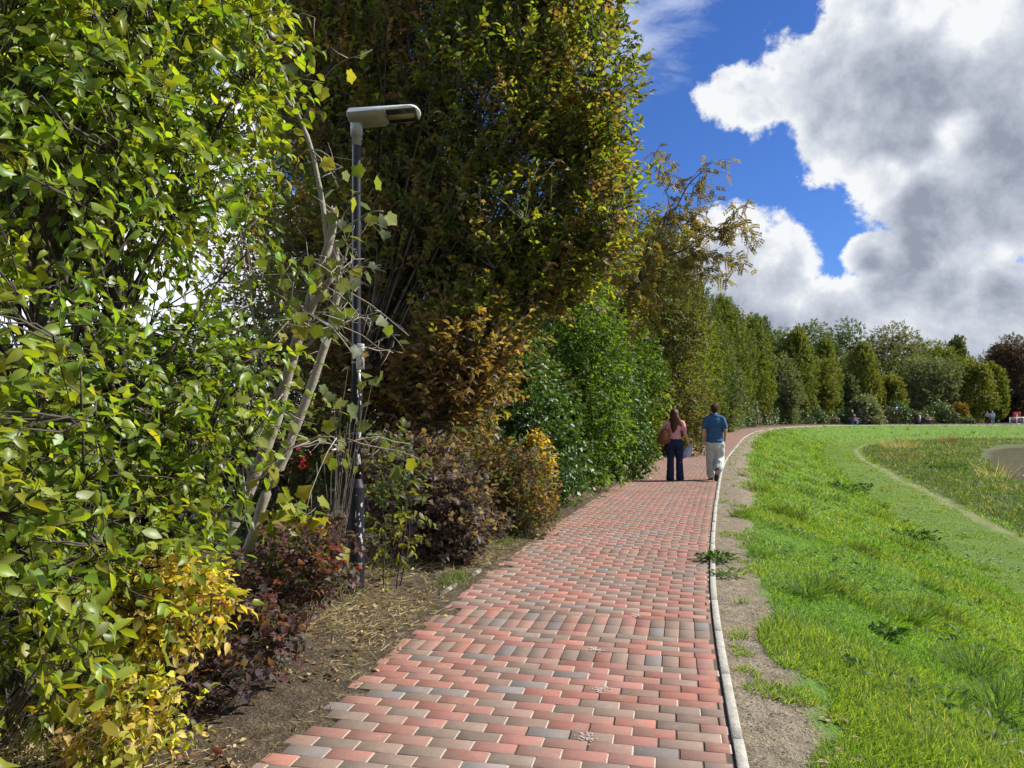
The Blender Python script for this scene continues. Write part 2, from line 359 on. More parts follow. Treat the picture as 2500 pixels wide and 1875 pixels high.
def build_water():
    m = bpy.data.materials.new('river_water_brown'); m.use_nodes = True; t = m.node_tree; t.nodes.clear(); N = NT(t)
    P = N.n('ShaderNodeNewGeometry').outputs['Position']
    mp = N.n('ShaderNodeMapping', {'Vector': P, 'Scale': (0.55, 1.3, 1)})
    n1 = N.noise(mp.outputs[0], 1.6, 5, .6, .4).outputs[0]; n2 = N.noise(mp.outputs[0], 6, 4, .55).outputs[0]
    c = N.ramp(N.noise(P, .25, 3).outputs[0], [(.3, (.070, .050, .028)), (.7, (.10, .074, .044))])
    b = N.n('ShaderNodeBsdfPrincipled', {'Base Color': c, 'Roughness': .12, 'Specular IOR Level': .2, 'IOR': 1.33})
    bp = N.n('ShaderNodeBump', {'Strength': 1.0, 'Distance': .30, 'Height': N.m('ADD', n1, N.m('MULTIPLY', n2, .3))}); t.links.new(bp.outputs[0], b.inputs['Normal'])
    o = N.n('ShaderNodeOutputMaterial'); t.links.new(b.outputs[0], o.inputs[0])
    tt = np.arange(0, PT[-1] - 2, 1.0); b_ = MB(); ss = [11.4, 16, 22, 30, 40, 47]
    V = np.stack([np.stack([*path_xy(tt, s), tt * 0 - 2.03], -1) for s in ss], 1)
    V[..., 2] += fall(V[..., 1])
    n, k = V.shape[:2]; i = np.arange(n - 1)[:, None] * k; j = np.arange(k - 1)[None]
    b_.add(V.reshape(-1, 3), [np.stack([i + j, i + j + 1, i + k + j + 1, i + k + j], -1).reshape(-1, 4)])
    tag(b_.build('river_water', m), kind='structure')
build_water()

# ---------------------------------------------------------------- brick path and kerb
def brick_material():
    m = bpy.data.materials.new('clay_paving_brick'); m.use_nodes = True; t = m.node_tree; t.nodes.clear(); N = NT(t)
    P = N.n('ShaderNodeNewGeometry').outputs['Position']
    c = N.n('ShaderNodeAttribute', attribute_name='Col').outputs['Color']
    n1 = N.noise(P, 26, 8, .7).outputs[0]; n2 = N.noise(P, 130, 5, .75).outputs[0]; n3 = N.noise(P, 0.9, 4, .55).outputs[0]
    k = N.m('ADD', N.m('MULTIPLY', N.m('SUBTRACT', n1, .5), .42), N.m('ADD', N.m('MULTIPLY', N.m('SUBTRACT', n2, .5), 1.1), N.m('MULTIPLY_ADD', N.m('SUBTRACT', n3, .5), .35, 1.0)))
    sc = N.v('SCALE', c); t.links.new(k, t.nodes[-1].inputs['Scale'])
    fire = N.ss(N.noise(P, 7.0, 3, .5).outputs[0], .52, .66, 0, .6)
    sc = N.mix(fire, sc, (.205, .158, .125, 1))
    dust = N.ss(N.noise(P, 4.5, 10, .75).outputs[0], .50, .74, 0, .45)
    c2 = N.mix(dust, sc, (.34, .28, .22, 1))
    b = N.n('ShaderNodeBsdfPrincipled', {'Base Color': c2, 'Roughness': .9, 'Specular IOR Level': .15})
    bp = N.n('ShaderNodeBump', {'Strength': .6, 'Distance': .0012, 'Height': n2}); t.links.new(bp.outputs[0], b.inputs['Normal'])
    o = N.n('ShaderNodeOutputMaterial'); t.links.new(b.outputs[0], o.inputs[0])
    return m

def build_path():
    g = np.random.default_rng(3)
    Tmax = PT[-1] - 30
    t = 5.0; rows = []; k = 0
    while t < Tmax:
        sold = k in (66, 71, 72, 98, 140)
        rows.append((t, .209 if sold else .1045, sold)); t += .209 if sold else .1045; k += 1
    pal = np.array([(.285, .128, .100), (.265, .136, .108), (.295, .145, .120), (.218, .156, .124), (.200, .152, .124), (.178, .156, .146), (.235, .150, .120), (.255, .148, .118)])
    wts = np.array([.15, .12, .09, .17, .15, .05, .15, .12])
    A = []; 
    for ri, (t0, h, sold) in enumerate(rows):
        w = .1045 if sold else .2085
        off = 0 if sold else (w / 2 if ri % 2 else 0) + g.normal(0, .006)
        e = np.arange(-PWID - .25 + off, 0.02, w)
        s0 = np.clip(e, -PWID - .3, -.012); s1 = np.clip(e + w, -PWID - .3, -.012)
        lim = -PWID - .05 + .10 * g.standard_normal()
        ok = (s1 - s0 > .03) & (s0 > lim - .12)
        s0, s1 = s0[ok], s1[ok]; n = len(s0)
        A.append(np.stack([np.full(n, t0), np.full(n, t0 + h), s0, s1, np.full(n, ri)], 1))
    A = np.concatenate(A); n = len(A)
    gp = .0036
    ci = g.choice(len(pal), n, p=wts)
    # runs of like bricks: some rows lean red, some brown
    rowbias = g.random(len(rows) + 1)[A[:, 4].astype(int)]
    flip = (g.random(n) < .35); ci = np.where(flip & (rowbias > .62), g.integers(0, 3, n), ci); ci = np.where(flip & (rowbias < .34), g.integers(3, 6, n), ci)
    C = pal[ci] * (1 + .09 * g.standard_normal((n, 1))).clip(.65, 1.4)
    zt = g.normal(0, .0005, n) + .0
    tilt = g.normal(0, .0004, (n, 4))
    def ring(inset, z, tl):
        gt = np.where(A[:, 1] - A[:, 0] > .15, .0034, .0017) + inset; gs = np.where(A[:, 1] - A[:, 0] > .15, .0030, .0048) + inset
        t0, t1, s0, s1 = A[:, 0] + gt, A[:, 1] - gt, A[:, 2] + gs, A[:, 3] - gs
        P = []
        for q, (tt, ss) in enumerate(((t0, s0), (t1, s0), (t1, s1), (t0, s1))):
            x, y = path_xy(tt, ss); P.append(np.stack([x, y, z + tl * tilt[:, q] + fall(y)], 1))
        return np.stack(P, 1)
    V = np.concatenate([ring(.0010, zt, 1), ring(0, zt - .0010, 1), ring(0, zt - .02, 1)], 1)     # n,12,3
    base = (np.arange(n) * 12)[:, None, None]
    q = np.array([[0, 3, 2, 1]] + [[4 + i, 4 + (i + 1) % 4, (i + 1) % 4, i][::-1] for i in range(4)] + [[8 + i, 8 + (i + 1) % 4, 4 + (i + 1) % 4, 4 + i][::-1] for i in range(4)])
    b = MB(); b.add(V.reshape(-1, 3), [(base + q[None]).reshape(-1, 4)], np.repeat(C, 12, 0))
    o = b.build('path', brick_material()); tag(o, kind='structure')
    # bed of jointing sand, its colour darkened for the shade in the joints
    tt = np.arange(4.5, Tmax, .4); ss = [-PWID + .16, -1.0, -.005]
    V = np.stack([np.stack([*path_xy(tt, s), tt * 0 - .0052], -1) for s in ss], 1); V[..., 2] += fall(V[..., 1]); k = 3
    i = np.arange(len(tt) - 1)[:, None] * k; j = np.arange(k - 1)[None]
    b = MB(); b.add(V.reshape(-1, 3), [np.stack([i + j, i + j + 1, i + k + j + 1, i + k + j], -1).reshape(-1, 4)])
    b.build('joint_bed', principled('shaded_joint_bed', (.085, .072, .052), .95, noise=(40, .5)), o)
    # pale sand packed into the joints between brick ends, thinned kerbward to imitate lit and shaded joints
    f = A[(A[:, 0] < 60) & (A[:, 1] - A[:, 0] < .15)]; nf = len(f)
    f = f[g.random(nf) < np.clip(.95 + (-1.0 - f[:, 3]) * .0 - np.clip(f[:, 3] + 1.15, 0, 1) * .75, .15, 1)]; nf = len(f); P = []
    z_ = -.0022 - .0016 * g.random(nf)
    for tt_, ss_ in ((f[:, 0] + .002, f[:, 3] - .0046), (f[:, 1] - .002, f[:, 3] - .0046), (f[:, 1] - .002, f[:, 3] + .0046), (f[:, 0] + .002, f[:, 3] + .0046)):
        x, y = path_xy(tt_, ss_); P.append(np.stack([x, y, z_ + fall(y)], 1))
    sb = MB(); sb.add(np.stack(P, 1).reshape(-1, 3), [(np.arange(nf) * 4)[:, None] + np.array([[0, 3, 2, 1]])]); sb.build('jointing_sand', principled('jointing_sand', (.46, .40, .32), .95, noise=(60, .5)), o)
    # pale worn paint spots down the middle
    ms = principled('worn_white_paint', (.40, .34, .30), .85, noise=(60, .5))
    b = MB()
    for (x, y) in ((.36, 3.72), (.50, 4.35), (.55, 5.05), (.95, 5.9), (.98, 6.9), (1.2, 7.9), (1.42, 8.8), (1.55, 9.8), (1.9, 11.2), (2.15, 12.6), (2.5, 14.5)):
        for _ in range(110):
            r = .0012 + .0075 * g.random() ** 3; a0 = g.random() * 6.28; q = g.normal(0, .028, 2)
            a = np.linspace(0, 2 * math.pi, 9)[:-1] + a0; rr = r * (0.6 + .7 * g.random(8))
            b.poly(np.stack([x + q[0] + rr * np.cos(a), y + q[1] + rr * np.sin(a) * 1.1, np.full(8, .0042 + .0003 * g.random())], 1))
    b.build('worn_paint_spots', ms, o)
    # concrete edging
    km = principled('concrete_edging', (.36, .345, .30), .95, noise=(26, .55), bump=(80, .4), var=(5, (.28, .27, .22), .52, .72))
    b = MB(); t = 4.5
    while t < Tmax:
        L = .914; n_ = 5; q = np.linspace(t + .006, t + L - .006, n_)
        dz = g.normal(0, .0012); ds = g.normal(0, .0022)
        pr = [(.0, -.06), (.0, .007), (.003, .010), (.047, .010), (.050, .007), (.050, -.06)]
        V = np.stack([np.stack([*path_xy(q, s + ds), q * 0 + z + dz], -1) for s, z in pr], 1); V[..., 2] += fall(V[..., 1]); k = len(pr)
        i = np.arange(n_ - 1)[:, None] * k; j = np.arange(k - 1)[None]
        F = np.stack([i + j, i + k + j, i + k + j + 1, i + j + 1], -1).reshape(-1, 4)
        b.add(V.reshape(-1, 3), [F, np.arange(k)[None], ((n_ - 1) * k + np.arange(k)[::-1])[None]]); t += L
    tag(b.build('kerb', km), kind='structure')
    es = principled('soiled_concrete', (.24, .225, .19), .95, noise=(20, .6), var=(9, (.09, .075, .05), .48, .60))
    # broken edging left showing on the verge side
    for (t0, L, s_, lab) in ((13.45, .42, -2.20, 'short broken piece of concrete edging in the dirt near the lamp post'), (14.15, .26, -2.16, 'stub of concrete edging beside the grass tuft on the verge side')):
        x, y = path_xy(t0, s_); b = MB(); b.box((0, 0, 0), (.045, L, .05), taper=.93)
        o = b.build('edging_stone', es); o.location = (float(x), float(y), .004); i = np.searchsorted(PT, t0); o.rotation_euler = (0, 0, -math.atan2(PTan[i, 0], PTan[i, 1])); tag(o, lab, 'kerb stone')
build_path()

# ---------------------------------------------------------------- leaves
def template(kind):
    if kind == 'oval':
        V = [(0, 0, 0), (.24, -.40, .05), (.26, 0, -.03), (.24, .40, .05), (.60, -.43, .00), (.62, 0, -.09), (.60, .43, .00), (1, 0, -.30)]
        return np.array(V), [np.array([[0, 2, 1], [0, 3, 2], [4, 5, 7], [5, 6, 7]]), np.array([[1, 2, 5, 4], [2, 3, 6, 5]])]
    if kind == 'diamond':
        return np.array([(0, 0, 0), (.45, -.5, .06), (1, 0, -.08), (.45, .5, .06)]), [np.array([[0, 2, 1], [0, 3, 2]])]
    if kind == 'maple':
        h = [(0, .03), (-.10, .18), (-.04, .34), (-.02, .47), (.12, .42), (.20, .42), (.34, .50), (.52, .60), (.60, .50), (.66, .36), (.78, .27), (.88, .14), (1, 0)]
        o = h + [(u, -v) for u, v in h[-2::-1]]
        V = [(.32, 0, -.04)] + [(u, v, -.22 * u * u + .10 * abs(v)) for u, v in o]
        n = len(o); return np.array(V), [np.array([[0, 1 + (i + 1) % n, 1 + i] for i in range(n)])]
    if kind == 'blade':
        return np.array([(0, -.5, 0), (0, .5, 0), (.55, -.38, .03), (.55, .38, .03), (1, 0, -.05)]), [np.array([[2, 3, 4]]), np.array([[0, 1, 3, 2]])]
def put_leaves(b, P, A, Nn, L, W, C, kind):
    A = nrm(A); B = nrm(np.cross(Nn, A)); Nn = np.cross(A, B)
    T, F = template(kind); n, k = len(P), len(T)
    if n == 0: return
    V = P[:, None] + (L[:, None] * T[None, :, 0])[..., None] * A[:, None] + (W[:, None] * T[None, :, 1])[..., None] * B[:, None] + ((L * (.2 + 1.7 * np.abs(np.sin(37.0 * P[:, 0] + 91.0 * P[:, 1] + 53.0 * P[:, 2]))))[:, None] * T[None, :, 2])[..., None] * Nn[:, None]
    off = (np.arange(n) * k)[:, None, None]
    b.add(V.reshape(-1, 3), [(off + f[None]).reshape(-1, f.shape[1]) for f in F], np.repeat(C, k, 0))

def pick(pal, u):
    p = np.array([q[:3] for q in pal], float); w = np.cumsum([q[3] for q in pal]); w = w / w[-1]
    return p[np.searchsorted(w, np.clip(u, 0, .9999))]

def sample_lobes(g, lobes, n, shell):
    Lb = np.array([l[:6] for l in lobes], float); w = np.array([l[6] if len(l) > 6 else 1.0 for l in lobes])
    vol = (Lb[:, 3] * Lb[:, 4] * Lb[:, 5]) ** (2 / 3) * w
    i = g.choice(len(lobes), n, p=vol / vol.sum())
    d = nrm(g.standard_normal((n, 3))); r = 1 - shell * g.random(n) ** 1.6
    return Lb[i, :3] + d * r[:, None] * Lb[i, 3:6], d, i

def grow(name, label, cat, x, y, lobes, pal, *, seed=0, leaf=.08, wid=.55, kind='oval', ntw=1500, nl=8, twl=.28, up=.5, out=.6, rnd=.5, droop=0.0, flat=.7,
         shell=.75, gaps=0.0, limbs=60, trunk_r=.08, fork=.5, stems=1, spread=.1, mat='leaf', bark='bark', group=None, twig=True, cfreq=1.1, cmix=.45, cfn=None, z=None, fast=False, extra=None, part='crown', twig_r=.004, lk=5, clip=None):
    """a tree or bush: a trunk mesh (stem, limbs, twigs) and a crown mesh of single leaves, lobes given relative to the foot"""
    g = np.random.default_rng(seed + 100)
    z0 = L1(x, y) if z is None else z
    root = thing(name, label, cat, (x, y, z0), 0, group)
    P, d, li = sample_lobes(g, lobes, ntw, shell)
    Pw = P + np.array([x, y, z0])
    keep = P[:, 2] > .03
    if gaps: keep &= fnoise(Pw, 2.3 / max(.35, (np.mean([l[3] for l in lobes]))) + .6, seed) > (-1 + gaps * 1.25) * (.6 + .4 * g.random(ntw))
    if clip is not None: keep &= clip(Pw)
    P, d, Pw = P[keep], d[keep], Pw[keep]; n = len(P)
    D = nrm(d * out + np.array([0, 0, up]) + rnd * g.standard_normal((n, 3)))
    tl = twl * (.6 + .7 * g.random(n))
    side = nrm(np.cross(D, np.array([0, 0, 1.0]) + .35 * g.standard_normal((n, 3)))); Nn = nrm(np.cross(side, D)); Nn *= np.sign(Nn[:, 2:3] + 1e-6)
    # leaves along each twig, alternating sides
    f = (np.arange(nl)[None] + .4 * g.random((n, nl)) + .4) / nl
    sgn = np.where(np.arange(nl) % 2, 1.0, -1.0)[None, :, None]
    curve = -droop * (f ** 2)[..., None] * np.array([0, 0, 1.0]) * tl[:, None, None]
    LP = P[:, None] + D[:, None] * (f * tl[:, None])[..., None] + curve
    LA = nrm(D[:, None] * .65 + side[:, None] * sgn * .8 + .38 * g.standard_normal((n, nl, 3)) + np.array([0, 0, -droop * .9]))
    LN = nrm(Nn[:, None] * flat + nrm(g.standard_normal((n, nl, 3))) * (1.05 - flat * .6))
    if cfn is not None: base = cfn(Pw, g)
    else: base = pick(pal, .5 + cmix * fnoise(Pw, cfreq, seed * 1.3) * 1.1 + (.5 - cmix * .5) * (g.random(n) * 2 - 1) * .8)
    Cl = base[:, None] * (1 + .20 * g.standard_normal((n, nl, 1))).clip(.5, 1.6) * (1 + .07 * g.standard_normal((n, nl, 3)))
    ll = leaf * (.65 + .6 * g.random((n, nl)))
    b = MB(); put_leaves(b, LP.reshape(-1, 3), LA.reshape(-1, 3), LN.reshape(-1, 3), ll.ravel(), (ll * wid).ravel(), Cl.reshape(-1, 3).clip(.004, .9), kind)
    if extra: extra(b, g, P)
    b.build(part, M[mat], root, smooth=True)
    # wood
    w = MB()
    zmax = max(l[2] for l in lobes)
    cx = np.mean([l[0] for l in lobes]); cy = np.mean([l[1] for l in lobes])
    sa = g.random(stems) * 6.28; S0 = np.stack([np.cos(sa) * spread, np.sin(sa) * spread, np.full(stems, -.05)], 1)
    S1 = np.stack([S0[:, 0] * 2.5 + cx * .5, S0[:, 1] * 2.5 + cy * .5, np.full(stems, zmax * .9) * (.7 + .4 * g.random(stems))], 1)
    q = np.linspace(0, 1, 8)[None, :, None]
    ST = S0[:, None] * (1 - q) + S1[:, None] * q + .035 * zmax * np.sin(q * 5 + sa[:, None, None]) * q * np.array([1, .7, 0])
    w.tubes(ST, trunk_r / max(1, stems ** .5) * (1.12 - .95 * q[..., 0]) * np.ones((stems, 1)), 8)
    if limbs and n:
        k = min(limbs, n); E = P[g.choice(n, k, replace=False)]; si = g.integers(0, stems, k)
        h = np.clip((E[:, 2] - np.hypot(E[:, 0] - S0[si, 0], E[:, 1] - S0[si, 1]) * (1.6 if fast else .55)) / zmax, fork * .35, .9) * (.75 + .3 * g.random(k)); h = np.clip(h, .09 + .06 * g.random(k), .92)
        hi = h * 7; i0 = hi.astype(int).clip(0, 6); fr = (hi - i0)[:, None]
        B0 = ST[si, i0] * (1 - fr) + ST[si, i0 + 1] * fr
        q = np.linspace(0, 1, 6)[None, :, None]; Cc = B0 * .45 + E * .55 + np.array([0, 0, 1.0]) * (np.linalg.norm(E - B0, axis=1) * (.02 if fast else -.04))[:, None] + .05 * g.standard_normal((k, 3))
        Bz = B0[:, None] * (1 - q) ** 2 + 2 * Cc[:, None] * q * (1 - q) + E[:, None] * q ** 2
        r0 = trunk_r * .40 / max(1, stems ** .4) * (.35 + .65 * g.random(k))
        w.tubes(Bz, r0[:, None] * (1.0 - .82 * q[..., 0]), lk)
        if twig:
            # twigs join the nearest limb point
            pts = Bz[:, 1:].reshape(-1, 3); o_ = np.empty((n, 3))
            for a in range(0, n, 2000):
                o_[a:a + 2000] = pts[np.argmin(((P[a:a + 2000, None] - pts[None]) ** 2).sum(-1) + np.where(pts[None, :, 2] > P[a:a + 2000, None, 2] + .05, .3, 0), 1)]
            q = np.array([0, .5, .8, 1.0])[None, :, None]
            E2 = P + D * tl[:, None] + np.array([0, 0, -droop])[None] * tl[:, None]
            TW = np.concatenate([(o_ * .999 + P * .001)[:, None], (o_ * .45 + P * .55)[:, None] + .03 * g.standard_normal((n, 1, 3)), P[:, None], E2[:, None]], 1)
            w.tubes(TW, np.array([[1.7, 1.3, 1.0, .45]]) * twig_r * np.ones((n, 1)), 3)
    w.build('trunk', M[bark], root, smooth=True)
    return root

# ---------------------------------------------------------------- plants near the camera
SHRUB = [(.095, .165, .026, 3), (.145, .220, .028, 4), (.21, .265, .033, 3.8), (.30, .31, .04, 2.2), (.060, .115, .035, 1.6), (.28, .16, .02, .12)]
def shrub_clip(Pw):
    a = fnoise(Pw, 3.4, 9)
    px = 1250 + 1878 * Pw[:, 0] / Pw[:, 1]
    band = np.exp(-((Pw[:, 2] - 2.25 - .05 * Pw[:, 0]) / .33) ** 2) * (Pw[:, 1] > 3.0)
    low = np.exp(-((Pw[:, 2] - 1.55) / .20) ** 2 - ((Pw[:, 0] + 2.2) / .6) ** 2) * (Pw[:, 1] > 3.0)
    return a > -1.0 + .88 * band + .80 * low
def berries(b, g, P):
    Q = P[g.choice(len(P), 60)]; v = nrm(g.standard_normal((12, 3)))
    for p in Q:
        for _ in range(5):
            c = p + g.normal(0, .016, 3); m = MBs(c, .0045); b.add(m[0], m[1], (.012, .012, .018))
def MBs(c, r):
    V = np.array([(0, 0, 1), (1, 0, 0), (0, 1, 0), (-1, 0, 0), (0, -1, 0), (0, 0, -1)], float) * r + c
    return V, [np.array([[0, 1, 2], [0, 2, 3], [0, 3, 4], [0, 4, 1], [5, 2, 1], [5, 3, 2], [5, 4, 3], [5, 1, 4]])]
grow('broadleaf_shrub', 'big green shrub with black berries that screens the parked cars', 'shrub', -2.6, 4.2,
     [(0, 0, 2.9, 1.2, 1.1, 1.9), (.55, .1, 3.9, .80, .8, 1.0), (.30, .0, 3.2, .85, .8, .9), (-.2, -.2, 1.0, 1.15, .9, .95), (.55, -1.25, 1.35, .48, .55, 1.25), (.55, -.6, .75, .55, .5, .6), (.7, .1, 1.55, .6, .6, .6), (.45, -.8, 2.9, .5, .5, .8)],
     SHRUB, seed=1, leaf=.073, wid=.60, ntw=4100, nl=7, twl=.30, up=.05, out=.7, rnd=.6, droop=.45, flat=.6, shell=.85, gaps=.28, limbs=170, trunk_r=.085, stems=5, spread=.22, mat='glossy_leaf', clip=shrub_clip, extra=berries, cfreq=.9, twig_r=.0035, fork=.3)

YEL = [(.52, .43, .08, 4), (.56, .45, .13, 2), (.40, .42, .06, 2.4), (.46, .31, .10, 1.0), (.20, .27, .035, .6)]
grow('yellow_shrub', 'bright yellow leaved dogwood clump under the big green shrub', 'shrub', -1.72, 3.85, [(.02, 0, .56, .25, .22, .18), (-.15, .05, .64, .22, .2, .15), (.16, .0, .66, .17, .17, .14)], YEL, seed=2, leaf=.050, wid=.62, ntw=260, nl=6, twl=.15, up=.2, droop=.35, limbs=30, trunk_r=.02, stems=4, spread=.05, cfreq=3, twig_r=.002)
grow('yellow_shrub', 'smallest yellow dogwood sprig, hanging over dry grass between two bigger yellow clumps', 'shrub', -2.02, 3.72, [(.02, 0, .30, .21, .2, .15), (.14, 0, .36, .14, .1, .1)], YEL, seed=3, leaf=.052, wid=.64, ntw=75, nl=6, twl=.14, up=.2, droop=.35, limbs=14, trunk_r=.014, stems=3, spread=.04, cfreq=3, twig_r=.002)
grow('yellow_shrub', 'low lemon yellow dogwood shoots on the verge, lowest of the yellow clumps', 'shrub', -1.62, 3.25, [(0, 0, .22, .21, .2, .14), (.12, .02, .30, .14, .12, .10)], YEL, seed=4, leaf=.046, wid=.6, ntw=110, nl=6, twl=.14, up=.3, droop=.3, limbs=14, trunk_r=.012, stems=3, spread=.04, cfreq=3, twig_r=.002)

PUR = [(.095, .070, .078, 4), (.125, .065, .075, 2.5), (.075, .068, .060, 2), (.19, .05, .05, 1), (.28, .07, .03, .4), (.09, .11, .05, .8)]
PURG = [(.155, .120, .125, 4), (.115, .085, .092, 3), (.10, .09, .07, 2), (.21, .17, .15, 1.6), (.20, .06, .06, .5), (.34, .10, .03, .15)]
grow('purple_shrub', 'reddish purple cotoneaster bush between the yellow dogwood and the lamp post', 'shrub', -1.52, 5.15, [(0, 0, .42, .36, .3, .26), (.22, .05, .48, .25, .25, .24), (-.12, 0, .26, .3, .25, .2)], PUR, seed=5, leaf=.048, wid=.72, ntw=330, nl=6, twl=.14, up=.3, limbs=24, trunk_r=.015, stems=4, cfreq=2.6, twig_r=.002)
grow('purple_shrub', 'dark purple low shrub with red leaves sprawling below the yellow dogwood', 'shrub', -1.52, 4.35, [(0, 0, .22, .26, .25, .22), (.14, -.05, .30, .16, .15, .12), (-.05, -.35, .13, .26, .2, .13)], PUR, seed=6, leaf=.052, wid=.70, ntw=240, nl=6, twl=.14, up=.25, limbs=20, trunk_r=.012, stems=4, cfreq=2.8, twig_r=.002)
grow('purple_shrub', 'large grey purple cotoneaster mound between the lamp post and the brambles', 'shrub', -.78, 8.05, [(-.1, 0, .60, .62, .55, .58), (.30, -.25, .40, .36, .35, .38), (-.40, .0, .75, .45, .45, .45), (.05, -.3, .2, .5, .3, .2)], PURG, seed=7, leaf=.062, wid=.80, ntw=1150, nl=7, twl=.18, up=.45, limbs=40, trunk_r=.02, stems=6, spread=.15, cfreq=1.6, twig_r=.002)
grow('bramble_bush', 'tangled brown and green bramble bush between the purple cotoneaster and yellow bush', 'shrub', .02, 9.75, [(0, .2, .55, .45, .45, .5), (-.45, .1, .75, .45, .45, .5), (.15, -.1, .28, .35, .35, .28)], [(.075, .095, .03, 3), (.17, .11, .045, 2.2), (.10, .06, .045, 1.6), (.06, .12, .025, 2), (.30, .19, .08, .8)], seed=8, leaf=.065, wid=.6, ntw=900, nl=6, twl=.26, up=.35, limbs=60, trunk_r=.018, stems=8, spread=.25, cfreq=2, bark='bark_mid', twig_r=.0025)
grow('yellow_shrub', 'upright golden yellow dogwood bush beside the path in front of the ivy', 'shrub', .36, 10.6, [(0, 0, .75, .18, .18, .38), (.0, 0, .40, .20, .2, .25), (-.06, 0, 1.0, .12, .12, .20)], [(.38, .28, .06, 4), (.44, .30, .10, 2), (.28, .26, .05, 2), (.30, .19, .06, 1.2)], seed=9, leaf=.062, wid=.6, ntw=330, nl=6, twl=.17, up=.4, droop=.2, limbs=24, trunk_r=.02, stems=3, cfreq=3, twig_r=.002)

# pale-stemmed maple sapling in front of the lamp
def maple():
    g = np.random.default_rng(21); x0, y0 = -2.21, 5.6; z0 = L1(x0, y0)
    root = thing('maple_sapling', 'pale grey many stemmed maple sapling leaning beside the lamp post', 'tree', (x0, y0, z0))
    S = [([(0, 0, -.05), (.10, 0, .35), (.19, 0, .67), (.33, .02, .91), (.53, .0, 1.53), (.61, -.02, 1.83), (.69, 0, 2.18), (.86, 0, 2.64), (.90, .02, 2.95)], .062, .036),
         ([(.05, .15, -.05), (.24, .18, .45), (.39, .2, .86), (.67, .18, 1.54), (.84, .2, 2.06), (.90, .18, 2.45), (.885, .16, 2.75)], .050, .030),
         ([(.69, 0, 2.10), (.80, -.06, 2.28), (.92, -.08, 2.42), (1.01, -.1, 2.57)], .034, .022),
         ([(.86, .02, 2.62), (.82, .05, 3.0), (.74, .05, 3.35), (.61, .04, 3.67), (.52, .02, 3.95), (.41, 0, 4.15), (.30, 0, 4.45), (.26, 0, 4.9)], .024, .010),
         ([(.61, .04, 3.67), (.46, .0, 3.89), (.29, -.03, 4.19), (.15, -.05, 4.51), (.06, -.05, 4.9)], .013, .006),
         ([(.53, 0, 1.5), (.40, -.1, 1.9), (.33, -.12, 2.3), (.26, -.1, 2.7)], .016, .005), ([(.33, .02, .95), (.62, -.1, 1.2), (.90, -.16, 1.3), (1.05, -.2, 1.22)], .015, .005),
         ([(.62, 0, 1.85), (.86, -.15, 2.05), (1.02, -.22, 2.0), (1.15, -.25, 1.85)], .013, .004), ([(.33, 0, .9), (.2, -.1, 1.3), (.02, -.15, 1.55)], .014, .005)]
    w = MB()
    ends = []
    for P, r0, r1 in S:
        P = np.array(P); n = 14; u = np.linspace(0, 1, n); ul = np.linspace(0, 1, len(P))
        Q = np.stack([np.interp(u, ul, P[:, i]) for i in range(3)], 1); Q[1:-1] += g.normal(0, .009, (n - 2, 3))
        u3 = np.linspace(0, 1, 60); Q3 = np.stack([np.interp(u3, u, Q[:, i]) for i in range(3)], 1); kb = np.ones(5) / 5; Q3[2:-2] = np.stack([np.convolve(Q3[:, i], kb, 'valid') for i in range(3)], 1)
        w.tubes(Q3, (r0 + (r1 - r0) * u3) * .86 * (1 + .07 * g.standard_normal(60)).clip(.85, 1.25), 10)
        ends.append((Q, r0))
    tw = []
    for Q, r0 in ends:
        for _ in range(10 if r0 > .03 else 9):
            p = Q[g.integers(3, 14)]; d = nrm(np.array([g.normal(.1, .8), g.normal(-.25, .6), g.normal(.25, .5)])); L = .25 + .45 * g.random()
            q = np.linspace(0, 1, 5)[:, None]; T = p + d * L * q + np.array([0, 0, -.12]) * q ** 2 + g.normal(0, .012, (5, 3)); tw.append(T)
    tw = np.array(tw); w.tubes(tw, np.array([[.006, .005, .004, .003, .002]]) * np.ones((len(tw), 1)), 4)
    sub = []
    for T in tw:
        for _ in range(4):
            p = T[g.integers(1, 5)]; d = nrm(g.normal(0, 1, 3)); q = np.linspace(0, 1, 3)[:, None]; sub.append(p + d * (.07 + .16 * g.random()) * q + g.normal(0, .01, (3, 3)) * q)
    sub = np.array(sub); w.tubes(sub, np.array([[.003, .0024, .0015]]) * np.ones((len(sub), 1)), 3)
    w.build('trunk', M['bark_grey'], root, smooth=True)
    b = MB(); P = np.concatenate([tw[:, 2:].reshape(-1, 3), sub[:, 2]]); P = P[g.random(len(P)) < .52]
    P = P[(P[:, 2] > 2.9) | (g.random(len(P)) < .42)]
    n = len(P); A = nrm(g.normal(0, .7, (n, 3)) + np.array([.25, -.2, -.75])); Nn = nrm(np.array([.3, -.7, .5]) + .6 * g.standard_normal((n, 3)))
    C = pick([(.20, .22, .035, 3), (.11, .15, .04, 3), (.085, .11, .055, 2), (.30, .28, .05, .6), (.24, .13, .03, .12)], g.random(n)) * (1 + .15 * g.standard_normal((n, 1))).clip(.6, 1.4)
    L = .060 + .045 * g.random(n); put_leaves(b, P + A * .04, A, Nn, L, L * 1.0, C, 'maple')
    b.build('crown', M['leaf'], root)
maple()
